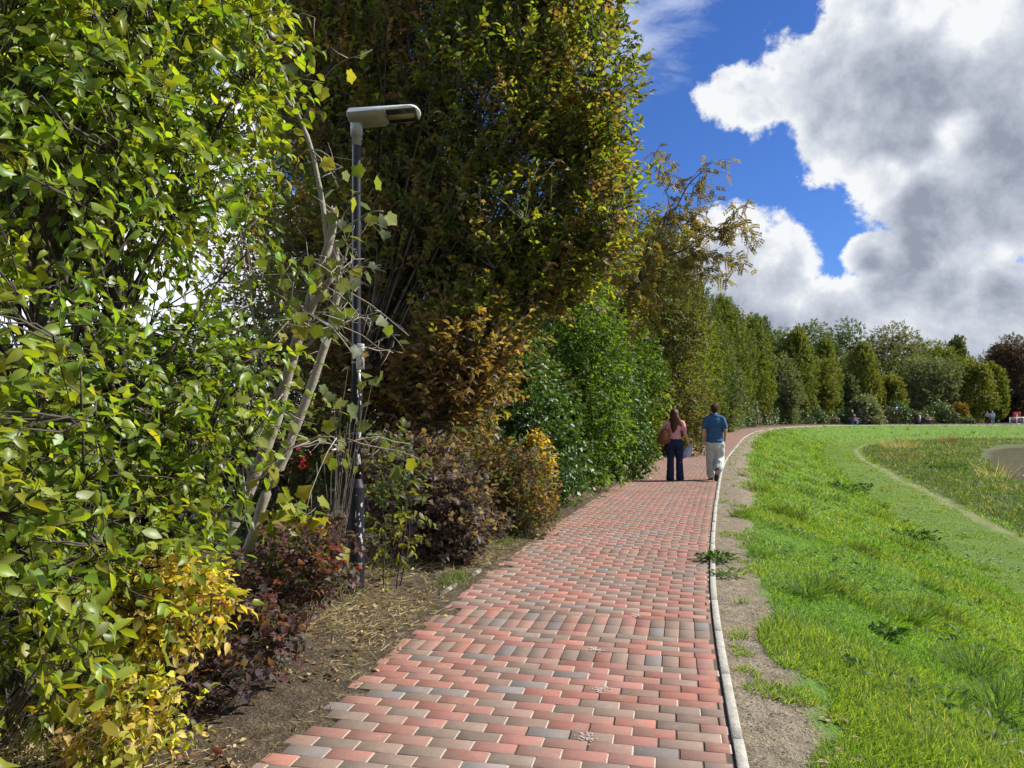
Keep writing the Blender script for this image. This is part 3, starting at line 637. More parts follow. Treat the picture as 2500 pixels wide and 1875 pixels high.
def maple_shoot(label, x, y, lobes, n, seed, L0=.11, pal=((.24, .26, .03, 4), (.16, .22, .03, 3), (.32, .28, .04, 1.4))):
    g = np.random.default_rng(seed); z0 = L1(x, y); root = thing('maple_seedling', label, 'shrub', (x, y, z0))
    P, d, _ = sample_lobes(g, lobes, n, .9); b = MB(); w = MB()
    A = nrm(d * .6 + g.normal(0, .5, (n, 3)) + np.array([.1, -.3, -.45])); Nn = nrm(np.array([.2, -.5, .8]) + .45 * g.standard_normal((n, 3)))
    L = L0 * (.7 + .6 * g.random(n)); put_leaves(b, P, A, Nn, L, L * .95, pick(pal, g.random(n)) * (1 + .14 * g.standard_normal((n, 1))), 'maple')
    b.build('crown', M['leaf'], root)
    q = np.linspace(0, 1, 6)[None, :, None]; F0 = g.normal(0, .05, (n, 3)) * np.array([1, 1, 0]); mid = P * .5 + g.normal(0, .06, (n, 3))
    w.tubes(F0[:, None] * (1 - q) ** 2 + 2 * mid[:, None] * q * (1 - q) + P[:, None] * q ** 2, (.0045 * (1 - .7 * q[..., 0])) * np.ones((n, 1)), 4)
    w.build('stem', M['bark_mid'], root)
maple_shoot('lime green maple seedling with broad leaves at the foot of the lamp post', -1.58, 5.62, [(.02, 0, .68, .30, .25, .2), (.1, 0, .45, .26, .22, .2)], 90, 31)
maple_shoot('few drooping pale maple leaves hanging across the black lamp post', -1.42, 6.05, [(.10, -.02, 1.45, .22, .12, .42), (.22, 0, 1.75, .14, .1, .12)], 17, 32, .10, ((.13, .17, .07, 3), (.18, .22, .06, 3), (.28, .27, .04, .8)))
grow('creeper_vine', 'thin green creeper with drooping leaves climbing beside the black lamp post', 'plant', -1.08, 6.75, [(0, 0, .55, .22, .2, .5), (.05, 0, 1.1, .18, .18, .4)], [(.10, .13, .03, 3), (.16, .17, .04, 2), (.07, .10, .03, 2)], seed=12, leaf=.075, wid=.55, ntw=85, nl=5, twl=.22, droop=.5, limbs=12, trunk_r=.012, stems=3, twig_r=.002)

# ---------------------------------------------------------------- the big hornbeams over the path
HB = dict(dark=(.070, .105, .020), green=(.115, .155, .024), lime=(.20, .235, .032), olive=(.18, .175, .030), brown=(.165, .115, .045), rust=(.215, .140, .052), tan=(.30, .22, .11))
def hb_colour(xr, xw, bias=0.0):
    def f(Pw, g):
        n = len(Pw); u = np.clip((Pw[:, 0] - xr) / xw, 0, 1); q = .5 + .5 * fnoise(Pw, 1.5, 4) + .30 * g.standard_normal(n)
        lowb = np.clip((3.0 - Pw[:, 2]) / 1.0, 0, 1)
        br = .27 - .22 * u + .85 * lowb + bias + .33 * (q - .5) * 2
        c = np.where((u > .55)[:, None], np.array(HB['lime']), np.array(HB['green']))  # sunlit look put into the leaf colour: brighter lime on the sunward side
        r = g.random(n)[:, None]; c = np.where(r < .28, np.array(HB['dark']), c); c = np.where(r > .80, np.array(HB['olive']), c)
        r2 = g.random(n)[:, None]; bb = np.where(r2 < .45, np.array(HB['brown']), np.where(r2 < .8, np.array(HB['rust']), np.array(HB['tan'])))
        return np.where((g.random(n) < br)[:, None], bb, c)
    return f
grow('hornbeam_tree', 'huge upright hornbeam with browning leaves arching over the path behind the lamp post', 'tree', -1.75, 9.7,
     [(2.50, .0, 5.65, .80, .9, 1.15), (1.45, -.1, 5.3, 1.2, 1.1, 1.3), (-.15, .0, 5.5, 1.2, 1.1, 1.3), (2.72, .1, 3.95, .60, .7, .60), (1.55, .0, 3.7, .95, 1.0, .85), (.35, .1, 3.7, 1.0, 1.0, 1.0), (2.15, .1, 3.3, .6, .7, .5), (1.75, .0, 2.85, .5, .6, .42),
      (1.10, -.45, 2.15, .60, .6, .75), (.75, -.4, 1.55, .62, .55, .55), (1.2, .2, 7.3, 1.6, 1.5, 1.4), (-.9, .4, 6.4, 1.1, 1.1, 1.2), (2.3, .1, 6.9, .8, .9, .8), (-.6, .3, 3.3, .8, .8, 1.2), (-.4, .3, 2.1, .7, .7, .9), (2.65, 0, 4.9, .5, .6, .5), (2.95, .1, 4.30, .45, .6, .5), (2.75, .1, 3.45, .50, .6, .36), (2.35, .1, 2.95, .42, .5, .30), (1.25, -.6, 2.15, .58, .55, .62), (.95, -.55, 1.55, .55, .5, .48)],
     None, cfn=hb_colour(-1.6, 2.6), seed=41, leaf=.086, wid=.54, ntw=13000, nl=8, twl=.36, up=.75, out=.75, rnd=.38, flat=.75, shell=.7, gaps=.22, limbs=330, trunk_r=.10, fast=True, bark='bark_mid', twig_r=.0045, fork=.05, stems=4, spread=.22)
grow('hornbeam_tree', 'dim brown hornbeam half hidden behind the huge arching one', 'tree', -3.1, 13.2,
     [(0, 0, 5.2, 1.7, 1.4, 2.6), (-1.1, 0, 4.2, 1.2, 1.2, 2.2), (1.5, .2, 4.8, 1.3, 1.2, 2.2), (0, 0, 2.2, 1.7, 1.3, 1.6), (1.6, 0, 2.2, 1.2, 1.0, 1.5), (0, .2, 8.2, 1.4, 1.4, 2.0)],
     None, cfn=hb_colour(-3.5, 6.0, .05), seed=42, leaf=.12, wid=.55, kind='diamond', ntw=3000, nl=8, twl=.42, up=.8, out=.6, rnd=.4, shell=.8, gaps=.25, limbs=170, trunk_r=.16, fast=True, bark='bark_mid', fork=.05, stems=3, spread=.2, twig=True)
grow('hornbeam_tree', 'olive hornbeam leaning out just behind the big arching one', 'tree', 1.1, 21.6,
     [(.6, 0, 4.8, 1.2, 1.2, 1.9), (1.5, -.2, 4.4, .9, .9, 1.3), (-.8, 0, 5.2, 1.2, 1.2, 1.8), (1.6, -.1, 3.2, .8, .8, .9), (.3, 0, 2.6, 1.2, 1.1, 1.5)],
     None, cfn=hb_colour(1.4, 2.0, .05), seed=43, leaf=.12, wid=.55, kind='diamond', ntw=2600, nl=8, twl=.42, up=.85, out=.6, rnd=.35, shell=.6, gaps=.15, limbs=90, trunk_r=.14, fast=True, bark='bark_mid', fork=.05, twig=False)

# feathery tree whose thin sprays hang against the blue sky
def feather_tree():
    g = np.random.default_rng(51); x0, y0 = 1.5, 19.0; z0 = L1(x0, y0)
    root = thing('locust_tree', 'wispy brown leaved locust tree reaching thin sprays into the blue sky', 'tree', (x0, y0, z0)); w = MB(); b = MB()
    J = np.array([1.6, 0, 4.6])
    main = [[(0, 0, -.05), (.3, 0, 1.5), (.8, 0, 3.0), tuple(J)], [tuple(J), (2.0, 0, 5.5), (2.45, -.1, 6.4), (3.0, -.1, 7.2), (3.55, -.1, 7.75)], [tuple(J), (2.4, .1, 5.3), (3.2, .1, 5.75), (3.9, .1, 6.05), (4.25, .1, 6.3)],
            [tuple(J), (2.3, -.2, 5.1), (3.1, -.2, 5.35), (3.8, -.2, 5.25)], [(2.45, -.1, 6.4), (2.35, -.1, 7.0), (2.15, -.15, 7.45), (1.9, -.2, 7.55)], [tuple(J), (2.0, .3, 5.2), (2.6, .3, 6.0), (3.1, .3, 6.3)], [tuple(J), (1.9, -.3, 5.6), (2.2, -.3, 6.2), (2.6, -.3, 6.5)], [tuple(J), (2.4, 0, 4.7), (3.0, 0, 4.8), (3.5, 0, 4.9)]]
    rr = [(.09, .05), (.032, .008), (.03, .008), (.022, .007), (.01, .005), (.02, .008), (.02, .008), (.02, .008)]
    dens = [0, 13, 17, 14, 8, 15, 10, 12]
    for P, r, n in zip(main, rr, dens):
        P = np.array(P); u = np.linspace(0, 1, 12); ul = np.linspace(0, 1, len(P)); Q = np.stack([np.interp(u, ul, P[:, i]) for i in range(3)], 1); Q[1:-1] += g.normal(0, .03, (10, 3))
        w.tubes(Q, r[0] + (r[1] - r[0]) * u, 6)
        for _ in range(n):
            k = g.integers(3, 12); p = Q[k]; d = nrm(np.array([g.normal(.7, .5), g.normal(0, .5), g.normal(.15, .5)])); L = .35 + .45 * g.random(); q = np.linspace(0, 1, 5)[:, None]
            T = p + d * L * q + np.array([0, 0, -.16]) * q ** 2; w.tubes(T, np.array([.007, .006, .005, .004, .003]), 3)
            for _ in range(7):                       # feather leaves: two rows of leaflets on a stalk
                o = T[g.integers(1, 5)]; e = nrm(d * .5 + g.normal(0, .6, 3) + np.array([0, 0, -.25])); n_ = 11; f = np.repeat(np.linspace(.15, 1, n_), 2); sg = np.tile([1.0, -1.0], n_)
                s = nrm(np.cross(e, g.normal(0, 1, 3))); RL = .22 + .1 * g.random()
                LP = o + e * (f * RL)[:, None] + np.array([0, 0, -.06]) * (f ** 2)[:, None]; LA = nrm(s[None] * sg[:, None] + e[None] * .45 + g.normal(0, .15, (22, 3)))
                c = pick([(.15, .10, .045, 3), (.21, .125, .05, 2), (.12, .13, .04, 3), (.17, .17, .045, 1.4)], g.random(22))
                put_leaves(b, LP, LA, nrm(np.cross(e, s)[None] + .3 * g.standard_normal((22, 3))), np.full(22, .068), np.full(22, .030), c, 'diamond')
    P = nrm(g.standard_normal((230, 3))) * (g.random((230, 1)) ** .4) * np.array([1.1, 1.0, 1.5]) + np.array([1.4, 0, 4.4])
    for p in P:
        e = nrm(g.normal(0, 1, 3) + np.array([.4, 0, 0])); n_ = 9; f = np.repeat(np.linspace(.1, 1, n_), 2); sg = np.tile([1.0, -1.0], n_); s = nrm(np.cross(e, g.normal(0, 1, 3)))
        c = pick([(.15, .10, .04, 3), (.12, .14, .035, 3), (.22, .13, .04, 1)], g.random(18))
        put_leaves(b, p + e * (f * .28)[:, None], nrm(s[None] * sg[:, None] + .4 * e), nrm(np.cross(e, s)[None] + .3 * g.standard_normal((18, 3))), np.full(18, .085), np.full(18, .045), c, 'diamond')
    w.build('trunk', M['bark'], root, smooth=True); b.build('crown', M['leaf'], root)
feather_tree()

grow('green_bush', 'shady dark green bush in the gap behind the pale maple sapling and lamp post', 'bush', -3.0, 8.6, [(0, 0, 1.2, .9, .7, 1.1), (.7, .1, 1.0, .7, .6, .9), (-.6, 0, 1.5, .7, .6, .9), (.3, .1, 2.2, .8, .6, .8)], [(.07, .12, .03, 3), (.11, .13, .035, 2), (.14, .10, .04, 1)], seed=66, leaf=.085, wid=.5, ntw=1300, nl=7, twl=.28, up=.2, droop=.45, limbs=70, trunk_r=.04, stems=5, spread=.2, bark='bark_mid', kind='diamond')
# ---------------------------------------------------------------- green bushes and ivy along the verge
BR = [(.065, .125, .022, 3), (.090, .155, .026, 3), (.045, .090, .020, 2.4), (.13, .17, .03, 1)]
IVY = [(.050, .100, .030, 3), (.070, .135, .030, 3), (.10, .17, .04, 1.6), (.14, .13, .05, .5)]
grow('green_bush', 'tall bright green leafy bush draped down beside the big hornbeam', 'bush', 1.35, 15.6, [(.1, 0, 3.2, .75, .9, 1.05), (.25, -.3, 2.2, .8, .8, 1.2), (-.6, 0, 2.5, .8, .9, 1.5), (.2, -.2, 1.0, .85, .9, 1.0), (-.5, -.4, .9, .8, .8, .9)], BR, seed=61, leaf=.085, wid=.62, kind='diamond', ntw=3000, nl=7, twl=.26, up=.1, out=.6, rnd=.6, droop=.5, shell=.5, gaps=.12, limbs=40, trunk_r=.06, mat='leaf', cfreq=1.5, twig=False)
grow('ivy_bush', 'dark glossy ivy mound climbing between the golden bush and the bright green one', 'bush', .15, 12.9, [(.1, 0, 1.2, .85, .8, 1.2), (-.5, .2, 1.9, .9, .9, 1.2), (.35, -.1, .6, .75, .7, .65), (-.3, .2, 2.6, .7, .7, .8)], IVY, seed=62, leaf=.078, wid=.75, kind='diamond', ntw=2600, nl=7, twl=.24, up=.1, droop=.4, shell=.45, limbs=30, trunk_r=.05, mat='ivy_leaf', cfreq=1.5, twig=False)
grow('ivy_bush', 'shiny ivy clump with white glints beside the path behind the woman with the bag', 'bush', 2.2, 18.1, [(.1, 0, 1.5, .85, .9, 1.5), (-.4, .2, 2.4, .8, .9, 1.2), (.35, -.2, .7, .8, .8, .75)], IVY, seed=63, leaf=.085, wid=.75, kind='diamond', ntw=2300, nl=7, twl=.24, up=.1, droop=.3, shell=.45, limbs=30, trunk_r=.05, mat='ivy_leaf', cfreq=1.4, twig=False)
grow('green_bush', 'rounded mid green bush standing just past the shiny ivy clump', 'bush', 3.0, 20.9, [(.1, 0, 2.9, .95, .9, 1.0), (.4, -.2, 2.0, .85, .9, 1.0), (0, 0, 1.0, 1.0, 1.0, 1.0)], BR, seed=64, leaf=.095, wid=.6, kind='diamond', ntw=2000, nl=7, twl=.28, up=.15, droop=.4, shell=.45, limbs=30, trunk_r=.05, mat='leaf', cfreq=1.3, twig=False)

# ---------------------------------------------------------------- the row of trees round the bend
OLV = [(0.100, 0.136, 0.026, 3), (0.136, 0.165, 0.031, 3), (0.071, 0.106, 0.024, 2.4), (0.147, 0.142, 0.035, .8)]
DKO = [(0.059, 0.097, 0.026, 3), (0.083, 0.118, 0.029, 3), (0.112, 0.136, 0.033, 1.2)]
GRY = [(0.100, 0.130, 0.068, 3), (0.130, 0.159, 0.085, 3), (0.077, 0.106, 0.053, 2), (0.171, 0.189, 0.118, .8)]
RED = [(0.100, 0.112, 0.038, 4), (0.124, 0.130, 0.038, 3), (0.136, 0.092, 0.045, 1.8), (0.165, 0.071, 0.053, .6)]
BRN = [(.078, .054, .044, 4), (.100, .064, .048, 2), (.058, .046, .036, 3), (.070, .066, .034, 1)]
WHT = [(.22, .26, .20, 3), (.13, .17, .10, 3), (.32, .35, .29, 1.5)]
GLD = [(0.124, 0.153, 0.031, 3), (0.153, 0.171, 0.035, 3), (0.094, 0.124, 0.028, 2), (0.177, 0.153, 0.038, .7)]
def plumes(g, H, Rr, k=9, low=.12):
    """flame-shaped crown: a ring of upright plumes round a taller core"""
    L = [(0, 0, H * .56, Rr * .62, Rr * .62, H * .45)]
    for i in range(k):
        a = 6.283 * (i + g.random() * .6) / k; r = Rr * (.42 + .16 * g.random()); h = H * (.60 + .34 * g.random()); zb = H * low
        L.append((r * math.cos(a), r * math.sin(a), (h + zb) / 2, Rr * .42, Rr * .42, (h - zb) / 2 + .05))
    for i in range(k):
        a = 6.283 * g.random(); r = Rr * .3 * g.random(); L.append((r * math.cos(a), r * math.sin(a), H * (.78 + .12 * g.random()), Rr * .22, Rr * .22, H * .13))
    return L
def domes(g, H, Rr, k=14, low=.1):
    L = [(0, 0, H * .55, Rr * .8, Rr * .8, H * .42)]
    for i in range(k):
        a = 6.283 * (i + .7 * g.random()) / k; e = g.random(); r = Rr * (.68 - .35 * e); z = H * (.30 + .52 * e)
        q = Rr * (.30 + .14 * g.random()); L.append((r * math.cos(a), r * math.sin(a), z, q, q, q * .9))
    for i in range(k // 2):
        a = 6.283 * g.random(); r = Rr * .75 * g.random() ** .5; q = Rr * .36; L.append((r * math.cos(a), r * math.sin(a), H * (low + .12 * g.random()), q, q, H * .16))
    return L
def far_tree(name, label, cat, x, y, H, Rr, style, pal, seed, ntw=1500, leaf=None, group=None, gaps=.06, low=.06, rnd=None):
    g = np.random.default_rng(seed); d = math.hypot(x, y)
    lf = leaf or (.10 + .0011 * d)
    H *= 1.06; ntw = int(ntw * 1.7)
    L = (plumes if style == 'flame' else domes)(g, H, Rr, low=low)
    grow(name, label, cat, x, y, L, pal, seed=seed, leaf=lf, wid=.62, kind='diamond', ntw=ntw, nl=8, twl=.45 if style == 'flame' else .5, up=1.0 if style == 'flame' else .25, out=.4 if style == 'flame' else .75, rnd=rnd or (.28 if style == 'flame' else .55),
         shell=.42, gaps=gaps, limbs=40, trunk_r=.06 + .011 * H, fast=(style == 'flame'), mat='far_leaf', cfreq=.8 if style == 'flame' else .55, twig=False, lk=4, fork=.2, group=group)
ROW = 'hornbeams lining the hedge side of the path'
for a in [
    ('rowan_tree', 'red tinged rowan tree rising above the man in the blue shirt', 'tree', 4.9, 27.0, 8.5, 2.2, 'dome', RED, 101, 2600),
    ('hornbeam_tree', 'olive hornbeam next behind the red tinged rowan', 'tree', 6.4, 33.0, 8.1, 2.3, 'flame', OLV, 102, 2300),
    ('willow_bush', 'grey green willow bush leaning out at the foot of the olive hornbeam past the rowan', 'bush', 7.6, 36.5, 5.2, 1.7, 'dome', GRY, 103, 1700),
    ('hornbeam_tree', 'flame shaped olive tree with the first pointed top along the far hedge', 'tree', 9.8, 43.0, 8.1, 2.3, 'flame', OLV, 104, 2100),
    ('hornbeam_tree', 'dark olive flame shaped tree, second pointed top along the far hedge', 'tree', 12.8, 52.0, 9.2, 2.4, 'flame', DKO, 105, 2100),
    ('willow_bush', 'silvery grey willow bush where the path starts to bend', 'bush', 15.3, 57.5, 6.4, 2.0, 'dome', GRY, 106, 1700),
    ('hornbeam_tree', 'yellow olive flame shaped tree with twin pointed tops at the start of the bend', 'tree', 17.6, 64.0, 10.3, 2.7, 'flame', OLV, 107, 2300),
    ('hornbeam_tree', 'tall dark flame shaped tree behind the twin topped olive one', 'tree', 20.6, 73.0, 10.8, 2.6, 'flame', DKO, 108, 2300),
    ('hornbeam_tree', 'bright olive flame shaped tree leaning towards the bend of the path', 'tree', 24.8, 79.5, 10.6, 2.8, 'flame', OLV, 109, 2300),
    ('cypress_tree', 'dark green cone shaped tree standing alone against the cloud behind the hedge', 'tree', 30.0, 93.0, 11.9, 3.0, 'flame', DKO, 110, 2300),
    ('willow_bush', 'pale grey green bush on the inside of the bend between two olive trees', 'bush', 30.6, 87.0, 7.6, 2.3, 'dome', GRY, 111, 1900),
    ('hornbeam_tree', 'olive flame shaped tree over the middle of the bend', 'tree', 34.0, 91.5, 10.6, 2.6, 'flame', OLV, 112, 2200),
    ('broadleaf_tree', 'leafy yellow green tree behind the person playing guitar', 'tree', 38.4, 96.0, 8.0, 2.4, 'dome', GLD, 113, 1900),
    ('hornbeam_tree', 'olive brown flame shaped tree rising behind the guitar player', 'tree', 40.6, 100.0, 10.0, 2.7, 'flame', OLV, 114, 2200),
    ('variegated_bush', 'white leaved rounded bush between the guitar player and the far lamp post', 'bush', 44.3, 96.3, 3.4, 1.7, 'dome', WHT, 115, 900),
    ('willow_bush', 'small grey bush above the white leaved bush', 'bush', 43.8, 100.6, 6.3, 1.8, 'dome', GRY, 116, 1300),
    ('hornbeam_tree', 'golden olive flame shaped tree behind the far lamp post', 'tree', 47.0, 103.0, 9.9, 3.1, 'flame', GLD, 117, 2500),
    ('broadleaf_tree', 'slim green tree between the far lamp post and the broad grey green willow', 'tree', 51.0, 103.6, 6.6, 2.0, 'dome', GLD, 118, 1500),
    ('broadleaf_tree', 'broad dark dome shaped tree on the skyline, smallest of the three behind the hedge', 'tree', 46.0, 117, 15.2, 5.0, 'dome', DKO, 119, 2400),
    ('broadleaf_tree', 'broad dark tree on the skyline, middle of the three behind the hedge', 'tree', 53.0, 121, 16.0, 5.2, 'dome', DKO, 120, 2400),
    ('broadleaf_tree', 'wide rusty dark tree on the skyline above the golden flame shaped tree', 'tree', 60.6, 122, 15.8, 5.8, 'dome', RED, 121, 2600),
    ('willow_tree', 'very broad grey green willow filling the hedge above the far bench', 'tree', 59.2, 110.5, 9.3, 5.9, 'dome', GRY, 122, 4200),
    ('broadleaf_tree', 'yellowing tree between the broad grey green willow and the drooping green tree', 'tree', 66.4, 110.5, 9.0, 3.1, 'dome', GLD, 123, 2000),
    ('broadleaf_tree', 'thin brownish tree top showing over the broad grey green willow', 'tree', 69.0, 127, 13.4, 4.6, 'dome', RED, 124, 1500),
    ('cypress_tree', 'dark pointed tree top showing over the yellowing tree beside the willow', 'tree', 73.0, 126, 13.0, 2.9, 'flame', DKO, 125, 2000),
    ('hornbeam_tree', 'green flame shaped tree drooping over the walking couple far off', 'tree', 70.8, 113.5, 8.3, 2.3, 'flame', OLV, 126, 1700),
    ('copper_beech_tree', 'dark purple brown tree behind the red lifebuoy box', 'tree', 79.0, 121, 13.6, 4.8, 'dome', BRN, 127, 3200),
    ('copper_beech_tree', 'purple brown tree farther along than the one behind the lifebuoy box', 'tree', 88.0, 123, 11.8, 4.6, 'dome', BRN, 128, 2200),
    ('broadleaf_tree', 'dark rounded tree on the skyline before the lone cone shaped tree', 'tree', 25.5, 92, 10.6, 4.2, 'dome', DKO, 131, 2000),
    ('broadleaf_tree', 'dark leafy tree on the skyline between lone cone shaped tree and the three domes', 'tree', 37.5, 108, 13.2, 4.6, 'dome', DKO, 132, 2000),
    ('broadleaf_tree', 'olive leafy tree on the skyline behind the broad willow and the yellowing tree', 'tree', 67.0, 121, 12.4, 5.0, 'dome', OLV, 133, 2200),
    ('broadleaf_tree', 'dark leafy tree low behind the broad grey green willow', 'tree', 60.0, 116, 11.6, 5.6, 'dome', DKO, 134, 2200),
    ('broadleaf_tree', 'dark tree in shade behind the copper beech and the railing', 'tree', 84.0, 130, 12.0, 6.5, 'dome', BRN, 135, 2400),
    ('hornbeam_tree', 'olive tree closing the hedge just past the red tinged rowan', 'tree', 7.6, 39.0, 8.2, 2.4, 'flame', OLV, 136, 2000),
    ('broadleaf_tree', 'leafy green tree knitting the hedge together where the path starts to bend', 'tree', 14.4, 58.5, 8.8, 2.8, 'dome', OLV, 137, 2000),
    ('golden_bush', 'low orange yellow bush between the far bench and the walking couple', 'bush', 61.2, 105.6, 2.4, 1.3, 'dome', [(.19, .13, .03, 3), (.12, .12, .03, 2), (.08, .1, .03, 2)], 129, 500),
    ]:
    far_tree(*a, group=ROW if a[2] == 'tree' and a[0] == 'hornbeam_tree' else None)

# ivy and undergrowth that knits the foot of the hedge together (nobody could count it)
def undergrowth():
    g = np.random.default_rng(77); b = MB(); n = 90000
    t = np.concatenate([7.1 + 11 + 20 * g.random(n // 3), 7.1 + 30 + 95 * g.random(n - n // 3)]); hh = 1.7 + .9 * np.sin(t * .8) + .7 * np.sin(t * .31 + 1) + .5 * (t > 60) - .5 * np.clip((t - 95) / 15, 0, 1)
    f = g.random(n) ** .8; bulge = .35 * np.sin(t * 1.7 + 2 * f) + .25 * np.sin(t * 3.1)
    s = -2.75 - .25 * bulge - np.clip(f - .7, 0, 1) * 2.5 - .8 * g.random(n) ** 2 - np.clip((16 - (t - 7.1)) * .08, 0, .5) - 1.1 * np.clip((t - 85) / 12, 0, 1); x, y = path_xy(t, s); z = land(x, y, s) + f * hh.clip(.8, 4) * (.85 + .3 * g.random(n))
    P = np.stack([x, y, z], 1); i = np.clip(np.searchsorted(PT, t), 0, len(PT) - 1); o = np.stack([PNor[i, 0], PNor[i, 1], np.full(n, .25)], 1)
    keep = fnoise(P, 1.9, 6) > -.75 + .3 * g.random(n); P, o, t = P[keep], o[keep], t[keep]; n = len(P)
    A = nrm(g.standard_normal((n, 3)) + np.array([0, 0, -.5])); Nn = nrm(o + .7 * g.standard_normal((n, 3)))
    L = (.085 + .0012 * t) * (.7 + .6 * g.random(n))
    C = pick([(.045, .085, .028, 3), (.065, .115, .030, 3), (.10, .14, .04, 1.5), (.12, .09, .05, 1), (.10, .075, .055, .7)], .5 + .4 * fnoise(P, .9, 2) + .3 * (g.random(n) - .5)) * (1 + .2 * g.standard_normal((n, 1))).clip(.5, 1.5)
    put_leaves(b, P, A, Nn, L, L * .72, C, 'diamond')
    o = b.build('ivy_undergrowth', M['ivy_leaf']); tag(o, kind='stuff')
undergrowth()

# ---------------------------------------------------------------- grass, litter, dry stalks
def grass():
    g = np.random.default_rng(88)
    def spread(n, d0, d1, az0, az1):
        d = d0 * (d1 / d0) ** g.random(n); az = R(1) * (az0 + (az1 - az0) * g.random(n)); x, y = d * np.sin(az), d * np.cos(az); S, T = signed(x, y); return x, y, S, T, d
    parts = []
    for n, d0, d1, a0, a1 in ((190000, 2.6, 14, 10, 44), (170000, 11, 75, 12, 40), (90000, 50, 118, 14, 40)):
        parts.append(spread(n, d0, d1, a0, a1))
    x, y, S, T, d = (np.concatenate(q) for q in zip(*parts)); S = bankward(S, y)
    P3 = np.stack([x, y, 0 * x], 1); edge = np.interp(T - 7.1, [9, 17], [.48, .74]); w = S + .26 * fnoise(P3, 2.2, 1) + .14 * fnoise(P3, 7, 2)
    tuft = (fnoise(P3, 5.5, 11) + .5 * fnoise(P3, 13, 12) > .40) & (S > .10)
    trail = np.abs(S - 7.05 + .3 * fnoise(P3, .35, 3)) < .22
    keep = ((w > edge) | (tuft & (g.random(len(S)) < .6))) & (S < 12.1) & ~(trail & (g.random(len(S)) < .85)) & (S > .08)
    bare = fnoise(P3, 1.3, 21) < -.78
    keep &= ~(bare & (g.random(len(S)) < .7) & (d < 20))
    x, y, S, T, d, P3 = x[keep], y[keep], S[keep], T[keep], d[keep], P3[keep]; n = len(x)
    z = land(x, y, S) - .004
    cl = fnoise(P3, 2.7, 5); cl2 = fnoise(P3, .8, 9); tus = np.clip((fnoise(P3, 3.3, 17) - .55) / .3, 0, 1)
    mown = np.clip((S - 4.4) / .5, 0, 1) * (S < 7.2); rough = np.clip((S - 7.2) / .5, 0, 1); lip = np.exp(-((S - 4.2) / .5) ** 2)
    h = (.066 + .035 * cl + .022 * cl2 + .15 * tus + .05 * lip) * (1 - .55 * mown) + rough * (.10 + .09 * cl2.clip(-.6, 1)); h = h.clip(.02, .5) * (.55 + .8 * g.random(n))
    sc = np.maximum(1, d / 5.0) ** .85; wd = (.0036 + .003 * g.random(n)) * sc; h = h * np.maximum(1, d / 14) ** .22
    lean = np.stack([g.normal(.05, .62, n), g.normal(-.05, .62, n), np.full(n, .80)], 1) + .30 * np.stack([np.cos(cl * 5), np.sin(cl2 * 6 + cl * 3), 0 * cl], 1)
    A = nrm(lean); Nn = nrm(np.stack([g.normal(0, 1, n), g.normal(0, 1, n), np.full(n, .35)], 1))
    pal_a = np.array([(.110, .205, .026), (.150, .260, .034), (.095, .180, .032), (.200, .30, .048), (.150, .23, .065)]); C = pal_a[((.5 + .35 * cl + .35 * (g.random(n) - .5) * 2).clip(0, .999) * 5).astype(int)]
    pm = np.array([(.105, .190, .026), (.15, .22, .040), (.21, .22, .07)]); Cm = pm[((.45 + .4 * cl2 + .3 * (g.random(n) - .5)).clip(0, .999) * 3).astype(int)]
    pr = np.array([(.065, .115, .035), (.090, .140, .050), (.12, .15, .07), (.22, .20, .13)]); Cr = pr[((.42 + .38 * cl2 + .6 * (g.random(n) - .5)).clip(0, .999) * 4).astype(int)]
    C = C * (1 - .42 * tus)[:, None] * np.where((fnoise(P3, 1.4, 61) > .35)[:, None], np.array([[.90, .97, 1.25]]), np.array([[1.12, 1.02, 1.0]]))
    C = np.where((mown > .5)[:, None], Cm, C); C = np.where((rough > .5)[:, None], Cr, C)
    straw = g.random(n) < np.where(S > 7.2, .06, .035) + .10 * (fnoise(P3, 1.1, 30) > .6); C = np.where(straw[:, None], np.array([(.34, .28, .15)]), C) * (1 + .18 * g.standard_normal((n, 1))).clip(.5, 1.5)
    b = MB(); put_leaves(b, np.stack([x, y, z], 1), A, Nn, h, wd, C, 'blade')
    # broad-leaved weeds among the grass
    k = 8000; xx, yy, SS, TT, dd = spread(k, 2.8, 40, 12, 42); q = (SS > .8) & (SS < 6) & (fnoise(np.stack([xx, yy, 0 * xx], 1), 2.1, 44) > .0); xx, yy, SS, dd = xx[q], yy[q], SS[q], dd[q]; k = len(xx)
    A = nrm(np.stack([g.normal(0, 1, k), g.normal(0, 1, k), np.abs(g.normal(.35, .3, k))], 1)); L = (.045 + .05 * g.random(k)) * np.maximum(1, dd / 9) ** .5
    put_leaves(b, np.stack([xx, yy, land(xx, yy, SS) + .03], 1), A, nrm(np.array([0, 0, 1.0]) + .5 * g.standard_normal((k, 3))), L, L * .42, pick([(.07, .14, .035, 3), (.10, .17, .05, 2), (.05, .11, .04, 2)], g.random(k)), 'oval')
    tag(b.build('grass', M['grass']), kind='stuff')
grass()

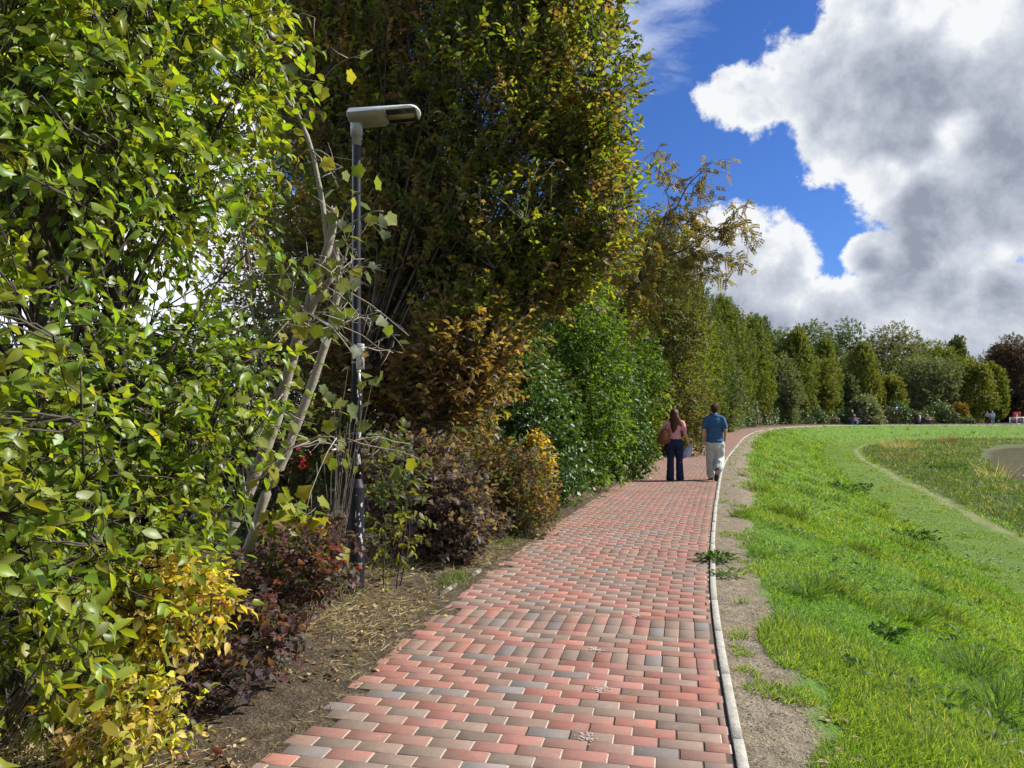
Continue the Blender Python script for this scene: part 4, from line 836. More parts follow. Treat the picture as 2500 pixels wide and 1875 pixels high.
def verge_litter():
    g = np.random.default_rng(99); b = MB()
    n = 9000; t = 7.1 + 2.4 * (26 / 2.4) ** g.random(n); s = -1.82 - .95 * np.abs(g.normal(0, .8, n)) - .25 * g.random(n); x, y = path_xy(t, s); k = (s > -4.6); x, y, s, t = x[k], y[k], s[k], t[k]; n = len(x)
    P = np.stack([x, y, np.maximum(land(x, y, s), np.where(s > -2.1, .003, -1)) + .006 + .03 * g.random(n) * (s < -2.1)], 1)
    keep = (fnoise(P, 2.5, 3) + .4 * fnoise(P, 7, 5) + .6 * g.random(n) > .1) & ((s < -2.12) | (g.random(n) < .10)); P = P[keep]; n = len(P)
    A = nrm(np.stack([g.normal(0, 1, n), g.normal(0, 1, n), g.normal(0, .3, n)], 1)); L = .008 + .06 * g.random(n) ** 4
    put_leaves(b, P, A, nrm(np.array([0, 0, 1.0]) + .55 * g.standard_normal((n, 3))), L, L * .6, pick([(.26, .18, .09, 3), (.44, .35, .20, 2.4), (.14, .09, .05, 3), (.48, .40, .14, .7), (.22, .08, .05, .6), (.12, .15, .05, .5)], g.random(n)), 'diamond')
    k = 5000; t = 7.1 + 2.6 * (30 / 2.6) ** g.random(k); s = .06 + .75 * g.random(k); x, y = path_xy(t, s); P = np.stack([x, y, land(x, y, s) + .003], 1); L = .006 + .020 * g.random(k) ** 2
    put_leaves(b, P, nrm(g.standard_normal((k, 3)) * np.array([1, 1, .15])), nrm(np.array([0, 0, 1.0]) + .5 * g.standard_normal((k, 3))), L, L * .5, pick([(.40, .34, .23, 3), (.24, .19, .13, 3), (.10, .08, .055, 3), (.13, .17, .05, 1)], g.random(k)), 'diamond')
    # a few on the dirt strip and in the grass
    for (x, y) in ((1.55, 4.1), (1.62, 3.85), (2.05, 5.9), (2.0, 4.6), (1.5, 3.5), (2.45, 7.8), (2.9, 9.7), (2.75, 9.2)):
        for _ in range(5):
            p = np.array([[x + g.normal(0, .07), y + g.normal(0, .09), 0]]); p[0, 2] = L1(*p[0, :2]) + .012; L = np.array([.03 + .04 * g.random()])
            put_leaves(b, p, nrm(g.normal(0, 1, (1, 3)) * np.array([1, 1, .2])), nrm(np.array([[0, 0, 1.0]]) + .4 * g.standard_normal((1, 3))), L, L * .6, np.array([(.36, .27, .17)]), 'oval')
    tag(b.build('fallen_leaves', M['dry_leaf']), kind='stuff')
    b = MB(); n = 20000; t = 7.1 + 2.4 * (24 / 2.4) ** g.random(n); s = -2.02 - 1.5 * np.abs(g.normal(0, .55, n)); x, y = path_xy(t, s); P = np.stack([x, y, land(x, y, s)], 1)
    keep = (fnoise(P, 2.1, 8) + .5 * g.random(n) > .05) & ((s < -2.2) | (g.random(n) < .4)); P, s = P[keep], s[keep]; n = len(P); tall = np.clip((-2.5 - s) / .5, 0, 1)
    A = nrm(np.stack([g.normal(.25, .8, n), g.normal(-.1, .8, n), .10 + .8 * tall * g.random(n)], 1)); h = (.04 + .09 * g.random(n)) * (1 + 1.6 * tall)
    C = pick([(.48, .40, .22, 4), (.34, .27, .14, 3), (.20, .22, .08, 1.0), (.11, .18, .04, .5)], g.random(n)); put_leaves(b, P, A, nrm(g.standard_normal((n, 3))), h, .0030 + .0025 * g.random(n), C, 'blade')
    for (tx, ss) in ((13.75, -2.25), (18.2, -2.3), (15.8, -2.35)):          # green tufts by the broken edging
        k = 420; t = tx + g.normal(0, .14, k); s = ss + g.normal(0, .08, k); x, y = path_xy(t, s); P = np.stack([x, y, land(x, y, s)], 1); A = nrm(np.stack([g.normal(0, .5, k), g.normal(0, .5, k), np.full(k, .7)], 1))
        put_leaves(b, P, A, nrm(g.standard_normal((k, 3))), .04 + .06 * g.random(k), np.full(k, .005), pick([(.13, .20, .04, 3), (.20, .20, .07, 1.5)], g.random(k)), 'blade')
    tag(b.build('dry_grass', M['dry_leaf']), kind='stuff')
verge_litter()

def weed(name, label, x, y, n, r, h, pal, seed, L0=.07, wid=.35, kind='oval', flat=.3, droop=.5):
    g = np.random.default_rng(seed); b = MB(); a = 6.283 * g.random(n); q = r * g.random(n) ** .7
    P = np.stack([q * np.cos(a), q * np.sin(a) * .8, .01 + h * g.random(n)], 1); A = nrm(np.stack([np.cos(a) + g.normal(0, .5, n), np.sin(a) + g.normal(0, .5, n), np.abs(g.normal(flat, .4, n))], 1)); L = L0 * (.6 + .7 * g.random(n))
    put_leaves(b, P, A, nrm(np.array([0, 0, 1.0]) + .5 * g.standard_normal((n, 3))), L, L * wid, pick(pal, g.random(n)) * (1 + .15 * g.standard_normal((n, 1))), kind)
    o = b.build(name, M['leaf']); o.location = (x, y, L1(x, y)); tag(o, label, 'plant'); return o
DGR = [(.045, .10, .02, 3), (.07, .135, .025, 2), (.035, .075, .02, 2)]
weed('weed_plant', 'dark green leafy weed sprawling over the concrete edging of the path', 2.12, 8.05, 170, .19, .07, DGR, 201)
weed('weed_plant', 'small light green weed on the dirt just in front of the leafy one', 2.06, 7.35, 90, .16, .04, [(.09, .17, .03, 3), (.13, .19, .04, 2)], 202, .06)
weed('dock_plant', 'dark dock plant in a hollow of the grass bank', 3.0, 6.2, 60, .14, .06, DGR, 203, .09, .4)
weed('nettle_patch', 'patch of dark broad leaves at the foot of the grass bank', 10.9, 25.5, 260, .9, .22, DGR, 204, .16, .5)
weed('nettle_patch', 'smaller dark leafy patch lower along the foot of the bank', 8.6, 16.6, 160, .5, .16, DGR, 205, .12, .5)
TUS = [(.06, .125, .03, 3), (.085, .16, .04, 3), (.12, .19, .06, 1)]
for x, y, lab, sd_, k in ((3.55, 6.0, 'long bladed grass tussock farthest down the bank slope', 211, 320), (3.15, 5.05, 'low spreading grass tussock below the dirt strip', 212, 260), (3.75, 7.3, 'taller grass tussock in the middle of the bank', 213, 330), (2.65, 6.95, 'tussock of grass at the top of the bank beside the dirt', 214, 220)):
    weed('grass_tussock', lab, x, y, k, .16, .02, TUS, sd_, .24, .022, 'blade', 1.0)
STR = [(.33, .29, .21, 3), (.26, .22, .15, 2), (.20, .19, .11, 1)]
weed('dry_reed_clump', 'pale straw coloured tall grass clump on the rough flat by the river', 33.5, 66.5, 420, 1.7, .1, STR, 221, 1.0, .014, 'blade', 1.6)
weed('dry_reed_clump', 'thin bleached stalks leaning over the water edge', 24.6, 39.4, 90, .8, .1, STR, 222, 1.1, .016, 'blade', 1.3)
weed('dead_shrub', 'reddish brown dead shrub standing on the rough ground near the river', 43.5, 77.0, 260, .7, .1, [(.12, .06, .04, 3), (.16, .09, .06, 2)], 223, 1.1, .014, 'blade', 1.2)
weed('bramble_patch', 'dark green bramble patch in the rough grass near the river', 24.0, 42.5, 500, 1.2, .4, DGR, 224, .16, .55)
weed('bramble_patch', 'brown tangled stalks beside the bramble patch near the river', 25.3, 50.5, 380, 1.3, .25, [(.13, .10, .06, 3), (.20, .16, .09, 2), (.07, .09, .03, 2)], 225, .5, .03, 'blade', .8)

# ---------------------------------------------------------------- street lamps
M['pole_black'] = principled('black_painted_steel', (.010, .011, .016), .40, spec=.35, noise=(6, .4), bump=(25, .12), var=(9, (.10, .10, .10), .66, .72))
M['pole_plain'] = principled('black_pole_paint', (.012, .014, .021), .36, spec=.35, noise=(4, .3))
M['zinc'] = principled('galvanised_steel', (.34, .36, .38), .5, metal=.35, noise=(22, .3))
M['lamp_shell'] = principled('pale_lamp_casting', (.72, .76, .78), .45, noise=(8, .12))
M['lamp_belly'] = principled('grey_lamp_underside', (.25, .25, .22), .55, noise=(10, .2))
M['dark_glass'] = principled('dark_glass', (.012, .013, .015), .08, spec=.6)
M['led'] = principled('led_lens_strip', (.30, .27, .15), .3, noise=(60, .6))
M['white'] = principled('white_enamel', (.72, .73, .74), .5, noise=(12, .15))
M['ink'] = principled('black_ink', (.02, .02, .022), .6)
M['rail'] = principled('galvanised_rail', (.55, .57, .58), .45, metal=.2)

def lamp(label, x, y, rz, detail=True, head_rz=0.0):
    z0 = L1(x, y); t = thing('street_lamp', label, 'street lamp', (x, y, z0), rz)
    b = MB(); b.lathe([(.068, -.1), (.068, .80), (.070, .82), (.070, .86), (.048, .925), (.042, .93)], k=24); b.build('base_door', M['pole_black'], t, smooth=False).data.polygons.foreach_set('use_smooth', [False] * len(t.children[0].data.polygons))
    b = MB(); b.lathe([(.0385, .92), (.0385, 2.05), (.0375, 2.06), (.0365, 3.78), (.0365, 3.82)], k=24); b.build('pole', M['pole_plain'] if detail else M['pole_plain'], t, smooth=True)
    b = MB(); b.lathe([(.039, 3.72), (.039, 3.80), (.051, 3.80), (.051, 3.925), (.048, 3.93)], k=24); b.build('collar', M['zinc'], t, smooth=False)
    # head: a flat shell reaching right and slightly up, thick over the pole, thin over the leds
    hd = bpy.data.objects.new('lamp_head', None); COL.objects.link(hd); hd.parent = t; hd.location = (0, 0, 3.935); hd.rotation_euler = (R(-9), R(-4.5), R(head_rz))
    def outline(z, grow_=0.0, x0=-.07, x1=.54):
        w = .125 + grow_; pts = []
        for a in np.linspace(0, math.pi, 13): pts.append((x1 - .10 + (.10 + grow_) * math.sin(a) ** .7, -w * math.cos(a), z))
        pts += [(x0 + .03, w * .80, z), (x0 - grow_, w * .5, z), (x0 - grow_, -w * .5, z), (x0 + .03, -w * .80, z)]
        return np.array(pts)
    b = MB(); rings = [outline(.016), outline(.026, .003), outline(.038, -.004), outline(.042, -.03)]
    k = len(rings[0]); V = np.concatenate(rings)
    V[2 * k:, 2] += np.clip((.26 - V[2 * k:, 0]) / .12, 0, 1) * .026
    q = np.arange(k); q2 = (q + 1) % k
    b.add(V, [np.concatenate([np.stack([j * k + q, j * k + q2, (j + 1) * k + q2, (j + 1) * k + q], 1) for j in range(3)]), (3 * k + q)[None], q[::-1][None]])
    b.build('shell', M['lamp_shell'], hd)
    b = MB(); P = []
    for z, w, xa, xb in ((.017, .118, -.065, .245), (-.004, .112, -.060, .235), (-.026, .085, -.045, .20), (-.033, .06, -.035, .15)):
        P.append([(xa, -w, z), (xb, -w, z), (xb + .012, 0, z), (xb, w, z), (xa, w, z)])
    P = np.array(P).reshape(-1, 3); k = 5; q = np.arange(k); q2 = (q + 1) % k
    b.add(P, [np.concatenate([np.stack([j * k + q, j * k + q2, (j + 1) * k + q2, (j + 1) * k + q], 1) for j in range(3)])[:, ::-1], (3 * k + q[::-1])[None]])
    b.build('gear_tray', M['lamp_belly'], hd)
    b = MB(); b.box((.385, 0, .013), (.25, .205, .012)); b.build('lens', M['dark_glass'], hd)
    b = MB(); b.box((.375, 0, .0045), (.215, .075, .006)); b.build('light_strip', M['led'], hd)
    return t
lp = lamp('black street lamp post with flat pale head standing in the near verge', -1.285, 6.40, 0.0)
lp.rotation_euler = (0, R(-.35), 0)
# bare strip of worn paint and a little tape band low on the column
b = MB(); b.lathe([(.0392, 1.28), (.0392, 1.315)], k=24); b.build('tape_band', principled('dark_tape', (.02, .03, .05), .4), lp, smooth=True)
b = MB(); g = np.random.default_rng(5)
for i in range(46):
    a = R(-90 + 75 * g.random() + 8); z = .2 + 1.62 * g.random() ** .8; rr = .0388 if z > .95 else .0705 if z > .83 else .0685
    if .84 < z < .95: continue
    w, h = .004 + .012 * g.random() ** 2, .006 + .035 * g.random() ** 2
    n = 7; aa = a + (w / rr) * np.cos(np.linspace(0, 6.283, n, endpoint=False)) * (.6 + .6 * g.random(n)); zz = z + h * np.sin(np.linspace(0, 6.283, n, endpoint=False)) * (.6 + .6 * g.random(n))
    b.poly(np.stack([(rr + .0004) * np.cos(aa), (rr + .0004) * np.sin(aa), zz], 1))
b.build('paint_chips', principled('bared_primer', (.42, .43, .44), .7), lp)
# notice plate strapped to the column
pl = bpy.data.objects.new('notice_plate', None); COL.objects.link(pl); pl.parent = lp; pl.location = (.042, -.048, 1.94); pl.rotation_euler = (0, R(.5), R(24))
def rrect(w, h, r, y, n=5):
    P = []
    for cx, cz, a0 in ((w - r, h - r, 0), (-w + r, h - r, 90), (-w + r, -h + r, 180), (w - r, -h + r, 270)):
        for a in np.linspace(R(a0), R(a0 + 90), n): P.append((cx + r * math.cos(a), y, cz + r * math.sin(a)))
    return np.array(P)
def plate(b, w, h, r, y0, y1, C=None):
    A, B = rrect(w, h, r, y0), rrect(w, h, r, y1); k = len(A); q = np.arange(k); q2 = (q + 1) % k
    return b.add(np.concatenate([A, B]), [np.stack([q, q2, k + q2, k + q], 1), q[::-1][None], (k + q)[None]], C)
b = MB(); plate(b, .031, .106, .007, -.006, .006); b.build('board', M['white'], pl)
b = MB(); P = rrect(.0275, .1025, .004, -.0068); Q = rrect(.0255, .1005, .003, -.0068); k = len(P); q = np.arange(k); b.add(np.concatenate([P, Q]), np.stack([q, (q + 1) % k, k + (q + 1) % k, k + q], 1))
g = np.random.default_rng(14)
for row in range(3):                                   # three faded lines of small lettering at the head
    x = -.021
    while x < .019:
        w = .002 + .003 * g.random(); b.box((x + w / 2, -.0068, .088 - row * .010), (w, .0008, .0055 if row != 1 else .0035)); x += w + .0016
for i in range(120):                                   # worn black scribble over the middle and foot
    z = -.088 + .150 * g.random(); x = -.019 + .038 * g.random()
    if g.random() < .22 + .5 * (abs(x + .004 - .10 * (z + .02)) < .006): continue
    a = R(90 + g.normal(0, 38)); L = .006 + .014 * g.random(); w = .0009 + .0014 * g.random(); d = np.array([math.cos(a), 0, math.sin(a)]); s_ = np.array([-d[2], 0, d[0]]); c = np.array([x, -.0071 - .00001 * i, z])
    pts = np.array([c - d * L / 2 - s_ * w * .4, c + d * L / 2 - s_ * w, c + d * L / 2 + s_ * w * .6, c - d * L / 2 + s_ * w]); pts[:, 0] = pts[:, 0].clip(-.024, .024); b.poly(pts)
b.build('print', M['ink'], pl)
for z_ in (1.985, 1.885): b = MB(); b.lathe([(.041, z_), (.041, z_ + .013)], k=20); b.build('strap', M['zinc'], lp)
b = MB(); b.box((.028, -.030, 1.78), (.018, .018, .10), rz=R(-45)); b.build('sticker', M['white'], lp)

far_lamp = lamp('far black lamp post carrying a blue round sign, in front of the golden tree', 48.6, 97.4, 0.0, False)
b = MB(); b.lathe([(0.001, -.055), (.235, -.055), (.235, -.045), (.001, -.045)], c=(0, 0, 1.98), k=28, axis='Y'); sg = b.build('round_sign', principled('blue_sign', (.030, .13, .42), .4), far_lamp)
b = MB(); b.lathe([(.03, -.0), (.055, .0), (.055, .003), (.03, .003)], c=(0, -.0605 + .0, 2.05), k=16, axis='Y'); b.box((0, -.0585, 1.93), (.07, .003, .15)); b.box((-.06, -.0585, 1.90), (.03, .003, .11)); b.box((.06, -.0585, 1.90), (.03, .003, .11)); b.build('symbol', M['white'], sg)
for c in list(far_lamp.children):
    if c.name.startswith('round_sign'): c.location = (0, 0, 0)

# ---------------------------------------------------------------- people
def ell(b, c, r, rot=None, n=14, m=9):
    a = np.linspace(0, 2 * math.pi, n, endpoint=False); e = np.linspace(-math.pi / 2, math.pi / 2, m + 1)[1:-1]
    V = [(math.cos(q) * math.cos(p), math.cos(q) * math.sin(p), math.sin(q)) for q in e for p in a] + [(0, 0, -1), (0, 0, 1)]
    V = np.array(V) * np.array(r)
    if rot is not None: V = V @ np.array(Euler(rot).to_matrix()).T
    k = len(e); F = [[j * n + i, j * n + (i + 1) % n, (j + 1) * n + (i + 1) % n, (j + 1) * n + i] for j in range(k - 1) for i in range(n)]
    Tt = [[k * n, (i + 1) % n, i] for i in range(n)] + [[k * n + 1, (k - 1) * n + i, (k - 1) * n + (i + 1) % n] for i in range(n)]
    b.add(V + np.array(c), [np.array(F), np.array(Tt)])
def limb(b, pts, rad, flat=1.0, n=12):
    """tapering limb through joints, with rounded ends"""
    for (p, q, r0, r1) in zip(pts[:-1], pts[1:], rad[:-1], rad[1:]):
        p, q = np.array(p, float), np.array(q, float); d = q - p; L = np.linalg.norm(d); d = d / max(L, 1e-6)
        u = np.cross(d, (0.0, 1.0, 0.05)); u /= np.linalg.norm(u); v = np.cross(d, u); rings = []
        for e in np.linspace(-90, 0, 5)[1:]: rings.append((p + d * r0 * math.sin(R(e)), r0 * math.cos(R(e))))
        for e in np.linspace(0, 90, 5)[:-1]: rings.append((q + d * r1 * math.sin(R(e)), r1 * math.cos(R(e))))
        a = np.linspace(0, 2 * math.pi, n, endpoint=False)
        V = np.concatenate([c + r * (np.cos(a)[:, None] * u + flat * np.sin(a)[:, None] * v) for c, r in rings] + [[p - d * r0, q + d * r1]]); k = len(rings)
        i = np.arange(n); F = np.concatenate([np.stack([j * n + i, (j + 1) * n + i, (j + 1) * n + (i + 1) % n, j * n + (i + 1) % n], 1) for j in range(k - 1)])
        T0 = np.stack([np.full(n, k * n), i, (i + 1) % n], 1); T1 = np.stack([np.full(n, k * n + 1), (k - 1) * n + (i + 1) % n, (k - 1) * n + i], 1)
        b.add(V, [F, T0, T1])
def melt(b, name, mat, parent, vox, it=6, f=.5, disp=None):
    o = b.build(name, mat, parent, smooth=True)
    r = o.modifiers.new('skin', 'REMESH'); r.mode = 'VOXEL'; r.voxel_size = vox; r.use_smooth_shade = True
    s = o.modifiers.new('soft', 'SMOOTH'); s.factor = f; s.iterations = it
    if disp:
        tx = bpy.data.textures.new(name + '_folds', 'CLOUDS'); tx.noise_scale = disp[0]; tx.noise_depth = 2
        d = o.modifiers.new('folds', 'DISPLACE'); d.texture = tx; d.strength = disp[1]; d.mid_level = .5; d.texture_coords = 'LOCAL'
    return o
def hand(b, w, d, palm, side, curl=.5, s=1.0):
    """palm and five bent fingers; w wrist, d pointing direction, palm = direction the palm faces, side = towards the thumb"""
    w, d, palm, side = np.array(w, float), nrm(np.array(d, float)), nrm(np.array(palm, float)), nrm(np.array(side, float))
    for o_ in (-.022, -.007, .008, .023): limb(b, [w, w + d * .085 * s + side * o_ * s], [.016 * s, .0125 * s], .8, 8)
    for o_, L in ((-.030, .062), (-.0105, .078), (.0105, .084), (.031, .074)):
        p0 = w + d * .085 * s + side * o_ * s; p1 = p0 + (d * math.cos(curl * .6) + palm * math.sin(curl * .6)) * L * .45 * s; p2 = p1 + (d * math.cos(curl * 1.5) + palm * math.sin(curl * 1.5)) * L * .32 * s; p3 = p2 + (d * math.cos(curl * 2.2) + palm * math.sin(curl * 2.2)) * L * .25 * s
        limb(b, [p0, p1, p2, p3], [.0098 * s, .009 * s, .0082 * s, .007 * s], 1, 8)
    t0 = w + d * .025 * s + side * .028 * s; t1 = t0 + (d * .6 + side * .6 + palm * .35) * .04 * s; limb(b, [t0, t1, t1 + (d * .8 + side * .15 + palm * .4) * .032 * s], [.0125 * s, .0105 * s, .0085 * s], 1, 8)
SKIN = principled('skin_light', (.50, .30, .215), .55, spec=.35, noise=(20, .12))
def cloth_mat(name, c, rough=.85, var=None, sc=18):
    return principled(name, c, rough, spec=.2, noise=(sc, .22), bump=(14, .35), var=var)
def head(b, c, yaw=0.0, pitch=0.0, s=1.0):
    """skull, jaw, nose, lips, brow, ears; looks along +Y before yaw"""
    M3 = np.array(Euler((pitch, 0, yaw)).to_matrix()); c = np.array(c, float); T = lambda p: tuple(c + M3 @ (np.array(p) * s)); e = (pitch, 0, yaw)
    ell(b, T((0, -.012, .022)), (.074 * s, .094 * s, .098 * s), e); ell(b, T((0, .022, -.045)), (.056 * s, .066 * s, .070 * s), e)
    limb(b, [T((0, .088, .012)), T((0, .106, -.022))], [.009 * s, .014 * s]); ell(b, T((0, .083, -.055)), (.024 * s, .012 * s, .010 * s), e); ell(b, T((0, .076, .028)), (.055 * s, .016 * s, .012 * s), e); ell(b, T((0, .072, -.095)), (.022 * s, .016 * s, .014 * s), e)
    for q in (-1, 1): ell(b, T((q * .076, -.008, -.010)), (.010 * s, .020 * s, .032 * s), (pitch, 0, yaw + q * .3))
    return T
def eyes(T, root, s=1.0):
    for q in (-1, 1):
        b = MB(); ell(b, T((q * .031, .074, .006)), (.0125 * s, .0125 * s, .0125 * s), None, 10, 6); b.build('eye', principled('eye_dark', (.05, .035, .03), .2), root, smooth=True)

def shoe(b, heel, toe, up, r=.042):
    heel, toe, up = np.array(heel, float), np.array(toe, float), nrm(np.array(up, float))
    limb(b, [heel + up * .040, heel * .45 + toe * .55 + up * .036, toe + up * .026], [.040, .043, .034], .9); limb(b, [heel + up * .03, heel * .8 + toe * .2 + up * .085], [.036, .038])
def sole(b, heel, toe, up, w=.046):
    heel, toe, up = np.array(heel, float), np.array(toe, float), nrm(np.array(up, float)); d = nrm(toe - heel); s = np.cross(d, up); L = np.linalg.norm(toe - heel)
    o = [(-.035, .6), (-.02, .85), (.05, .9), (L * .5, .78), (L * .78, 1.05), (L + .015, .85), (L + .038, .35)]
    top = [heel + d * u + s * w * v for u, v in o] + [heel + d * u - s * w * v for u, v in o[::-1]]; k = len(top); A = np.array(top) - up * .004; B = A + up * .022; q = np.arange(k)
    b.add(np.concatenate([A, B]), [np.stack([q, (q + 1) % k, k + (q + 1) % k, k + q], 1), q[::-1][None], (k + q)[None]])

def woman():
    x, y = 3.66, 17.35; t = thing('person', 'person with long brown hair in pink top and dark flared jeans with tan bag', 'person', (x, y, L1(x, y) + .033), R(-14))
    b = MB()                                                    # one continuous body
    T = head(b, (0, .045, 1.485), 0, R(-4)); limb(b, [(0, .0, 1.30), (0, .02, 1.42)], [.056, .05])
    ell(b, (0, 0, 1.19), (.150, .10, .16)); ell(b, (0, 0, 1.0), (.125, .095, .15)); ell(b, (0, 0, .83), (.165, .125, .13)); limb(b, [(-.15, 0, 1.29), (.15, 0, 1.29)], [.058, .058])
    limb(b, [(.165, 0, 1.285), (.238, -.03, 1.03), (.305, .04, .83)], [.052, .043, .027]); hand(b, (.308, .045, .825), (.25, .25, -.9), (-.7, .5, -.2), (.2, .9, .2), .75)
    limb(b, [(-.165, 0, 1.285), (-.315, -.04, 1.075), (-.215, .14, 1.14)], [.052, .043, .027]); hand(b, (-.212, .145, 1.145), (.75, -.1, .55), (.2, -.9, -.2), (-.3, .2, .85), .9)
    for q in (-1, 1): limb(b, [(q * .09, 0, .82), (q * .088, .02 + .03 * q, .45), (q * .092, -.02 + .05 * q, .09), (q * .094, .12 + .05 * q, .035)], [.085, .058, .040, .03])
    melt(b, 'body', SKIN, t, .0075, 3); eyes(T, t)
    b = MB(); ell(b, (0, -.004, 1.19), (.164, .116, .155)); ell(b, (0, 0, 1.03), (.140, .110, .15)); ell(b, (0, 0, .945), (.158, .122, .06)); limb(b, [(-.155, -.005, 1.272), (.155, -.005, 1.272)], [.064, .064])
    for q in (-1, 1): limb(b, [(q * .16, -.005, 1.275), (q * .215, -.018, 1.135)], [.070, .060])
    melt(b, 'pink_top', cloth_mat('pink_cotton', (.62, .27, .31), var=(60, (.70, .38, .41), .48, .60)), t, .009, 4, .5, (.09, .014))
    b = MB(); ell(b, (0, -.012, .82), (.190, .150, .125)); ell(b, (0, 0, .90), (.160, .122, .06)); ell(b, (-.085, -.055, .79), (.105, .105, .11)); ell(b, (.085, -.055, .79), (.105, .105, .11))
    limb(b, [(-.095, 0, .79), (-.092, -.005, .46), (-.098, -.075, .085)], [.112, .078, .088]); limb(b, [(.095, 0, .79), (.098, .045, .46), (.112, .035, .085)], [.112, .078, .088])
    limb(b, [(-.098, -.075, .085), (-.10, -.082, .060)], [.088, .095]); limb(b, [(.112, .035, .085), (.114, .03, .060)], [.088, .095])
    cut = melt(b, 'flared_jeans', cloth_mat('dark_denim', (.014, .024, .062), var=(9, (.035, .055, .12), .55, .8)), t, .010, 4, .5, (.10, .012))
    b = MB(); ell(b, (.122, -.060, .405), (.008, .006, .007), None, 8, 5); b.build('knee_patch', M['white'], cut, smooth=True)
    sm = principled('black_shoe', (.018, .018, .02), .6); b = MB(); shoe(b, (-.098, -.12, 0), (-.10, .07, 0), (0, 0, 1)); melt(b, 'shoe', sm, t, .010, 3); b = MB(); shoe(b, (.112, -.01, 0), (.115, .18, 0), (0, 0, 1)); melt(b, 'shoe', sm, t, .010, 3)
    hm = bpy.data.materials.new('long_brown_hair'); hm.use_nodes = True; nt = hm.node_tree; nt.nodes.clear(); N = NT(nt)
    P = N.n('ShaderNodeTexCoord').outputs['Object']; mp = N.n('ShaderNodeMapping', {'Vector': P, 'Scale': (75, 30, 3.5)}); nz = N.noise(mp.outputs[0], 1.0, 5, .6, .4).outputs[0]; sx = N.n('ShaderNodeSeparateXYZ', {0: P}).outputs[0]
    c = N.ramp(N.m('ADD', N.m('MULTIPLY', N.m('SUBTRACT', nz, .5), 1.4), N.m('MULTIPLY_ADD', sx, 2.4, .33)), [(.05, (.030, .012, .007)), (.40, (.075, .030, .015)), (.75, (.16, .070, .032)), (1.0, (.30, .165, .08))])
    pb = N.n('ShaderNodeBsdfPrincipled', {'Base Color': c, 'Roughness': .6, 'Specular IOR Level': .2}); bp = N.n('ShaderNodeBump', {'Strength': .8, 'Distance': .01, 'Height': nz}); nt.links.new(bp.outputs[0], pb.inputs['Normal']); o = N.n('ShaderNodeOutputMaterial'); nt.links.new(pb.outputs[0], o.inputs[0])
    b = MB(); g = np.random.default_rng(8)
    ell(b, (0, .018, 1.520), (.092, .104, .092)); ell(b, (0, -.045, 1.46), (.104, .070, .12)); ell(b, (.015, -.085, 1.34), (.118, .050, .14)); ell(b, (-.005, -.105, 1.23), (.082, .036, .13)); ell(b, (-.02, -.11, 1.14), (.045, .026, .08)); ell(b, (.10, -.07, 1.33), (.050, .036, .13), (0, R(-24), 0)); ell(b, (0, -.075, 1.52), (.040, .04, .06))
    for i in range(26):
        u = g.random() * 2 - 1; x0 = u * .085; z1 = 1.10 + .20 * abs(u) ** .8 + .05 * g.random(); limb(b, [(x0 * .8, -.06 - .02 * g.random(), 1.50 - .05 * abs(u)), (x0 * 1.25 + .02, -.118 + .03 * abs(u), 1.33), (x0 * (1.3 if u > 0 else .8) + .04 * max(u, 0), -.125 + .04 * abs(u), z1)], [.018, .016, .006], 1, 7)
    melt(b, 'hair', hm, t, .0075, 2)
    # bag on her left shoulder: a thing of its own
    Mx = Matrix.Rotation(R(-14), 4, 'Z')
    def w2(p): v = Mx @ Vector(p); return (x + v.x, y + v.y, L1(x, y) + .033 + v.z)
    lea = principled('tan_leather', (.30, .115, .045), .5, spec=.4, noise=(14, .3), bump=(26, .4)); led = principled('dark_tan_leather', (.16, .055, .022), .5, spec=.4, noise=(14, .3))
    bag = thing('shoulder_bag', 'tan leather shoulder bag with front pocket hanging at the side of the woman in pink', 'bag', w2((-.235, -.105, .80)), R(-14))
    b = MB(); limb(b, [(-.03, 0, .07), (.07, 0, .09)], [.075, .085]); ell(b, (0, 0, .15), (.125, .075, .15), (0, R(8), 0)); ell(b, (.02, 0, .25), (.095, .06, .11)); ell(b, (-.06, .0, .08), (.085, .07, .075)); melt(b, 'pouch', led, bag, .009, 5, .5, (.08, .018))
    b = MB(); ell(b, (.045, -.058, .20), (.066, .034, .125), (0, R(6), 0)); limb(b, [(.02, -.06, .30), (.075, -.06, .27)], [.032, .03]); melt(b, 'front_pocket', lea, bag, .008, 4, .5, (.05, .014))
    b = MB(); b.tubes(np.array([(.02, -.02, .33), (.06, .03, .42), (.105, .07, .51), (.135, .11, .585), (.130, .17, .56), (.10, .20, .46), (.03, .12, .33)]), np.full(7, .012), 6); b.tubes(np.array([(-.02, -.05, .31), (.03, -.075, .24), (.06, -.094, .16)]), np.full(3, .007), 5); b.build('strap', led, bag, smooth=True)
    # folded striped cloth carried in her right hand
    cm = bpy.data.materials.new('blue_white_cloth'); cm.use_nodes = True; nt = cm.node_tree; nt.nodes.clear(); N = NT(nt); P = N.n('ShaderNodeTexCoord').outputs['Object']
    wv = N.n('ShaderNodeTexWave', {'Vector': P, 'Scale': 14, 'Distortion': 6, 'Detail': 2}, wave_type='BANDS', bands_direction='X').outputs['Fac']; c = N.mix(N.ss(wv, .45, .7), (.55, .60, .72, 1), (.13, .19, .38, 1)); pb = N.n('ShaderNodeBsdfPrincipled', {'Base Color': c, 'Roughness': .8}); o = N.n('ShaderNodeOutputMaterial'); nt.links.new(pb.outputs[0], o.inputs[0])
    cl = MB(); g = np.random.default_rng(4); nu, nv = 28, 14; V = []
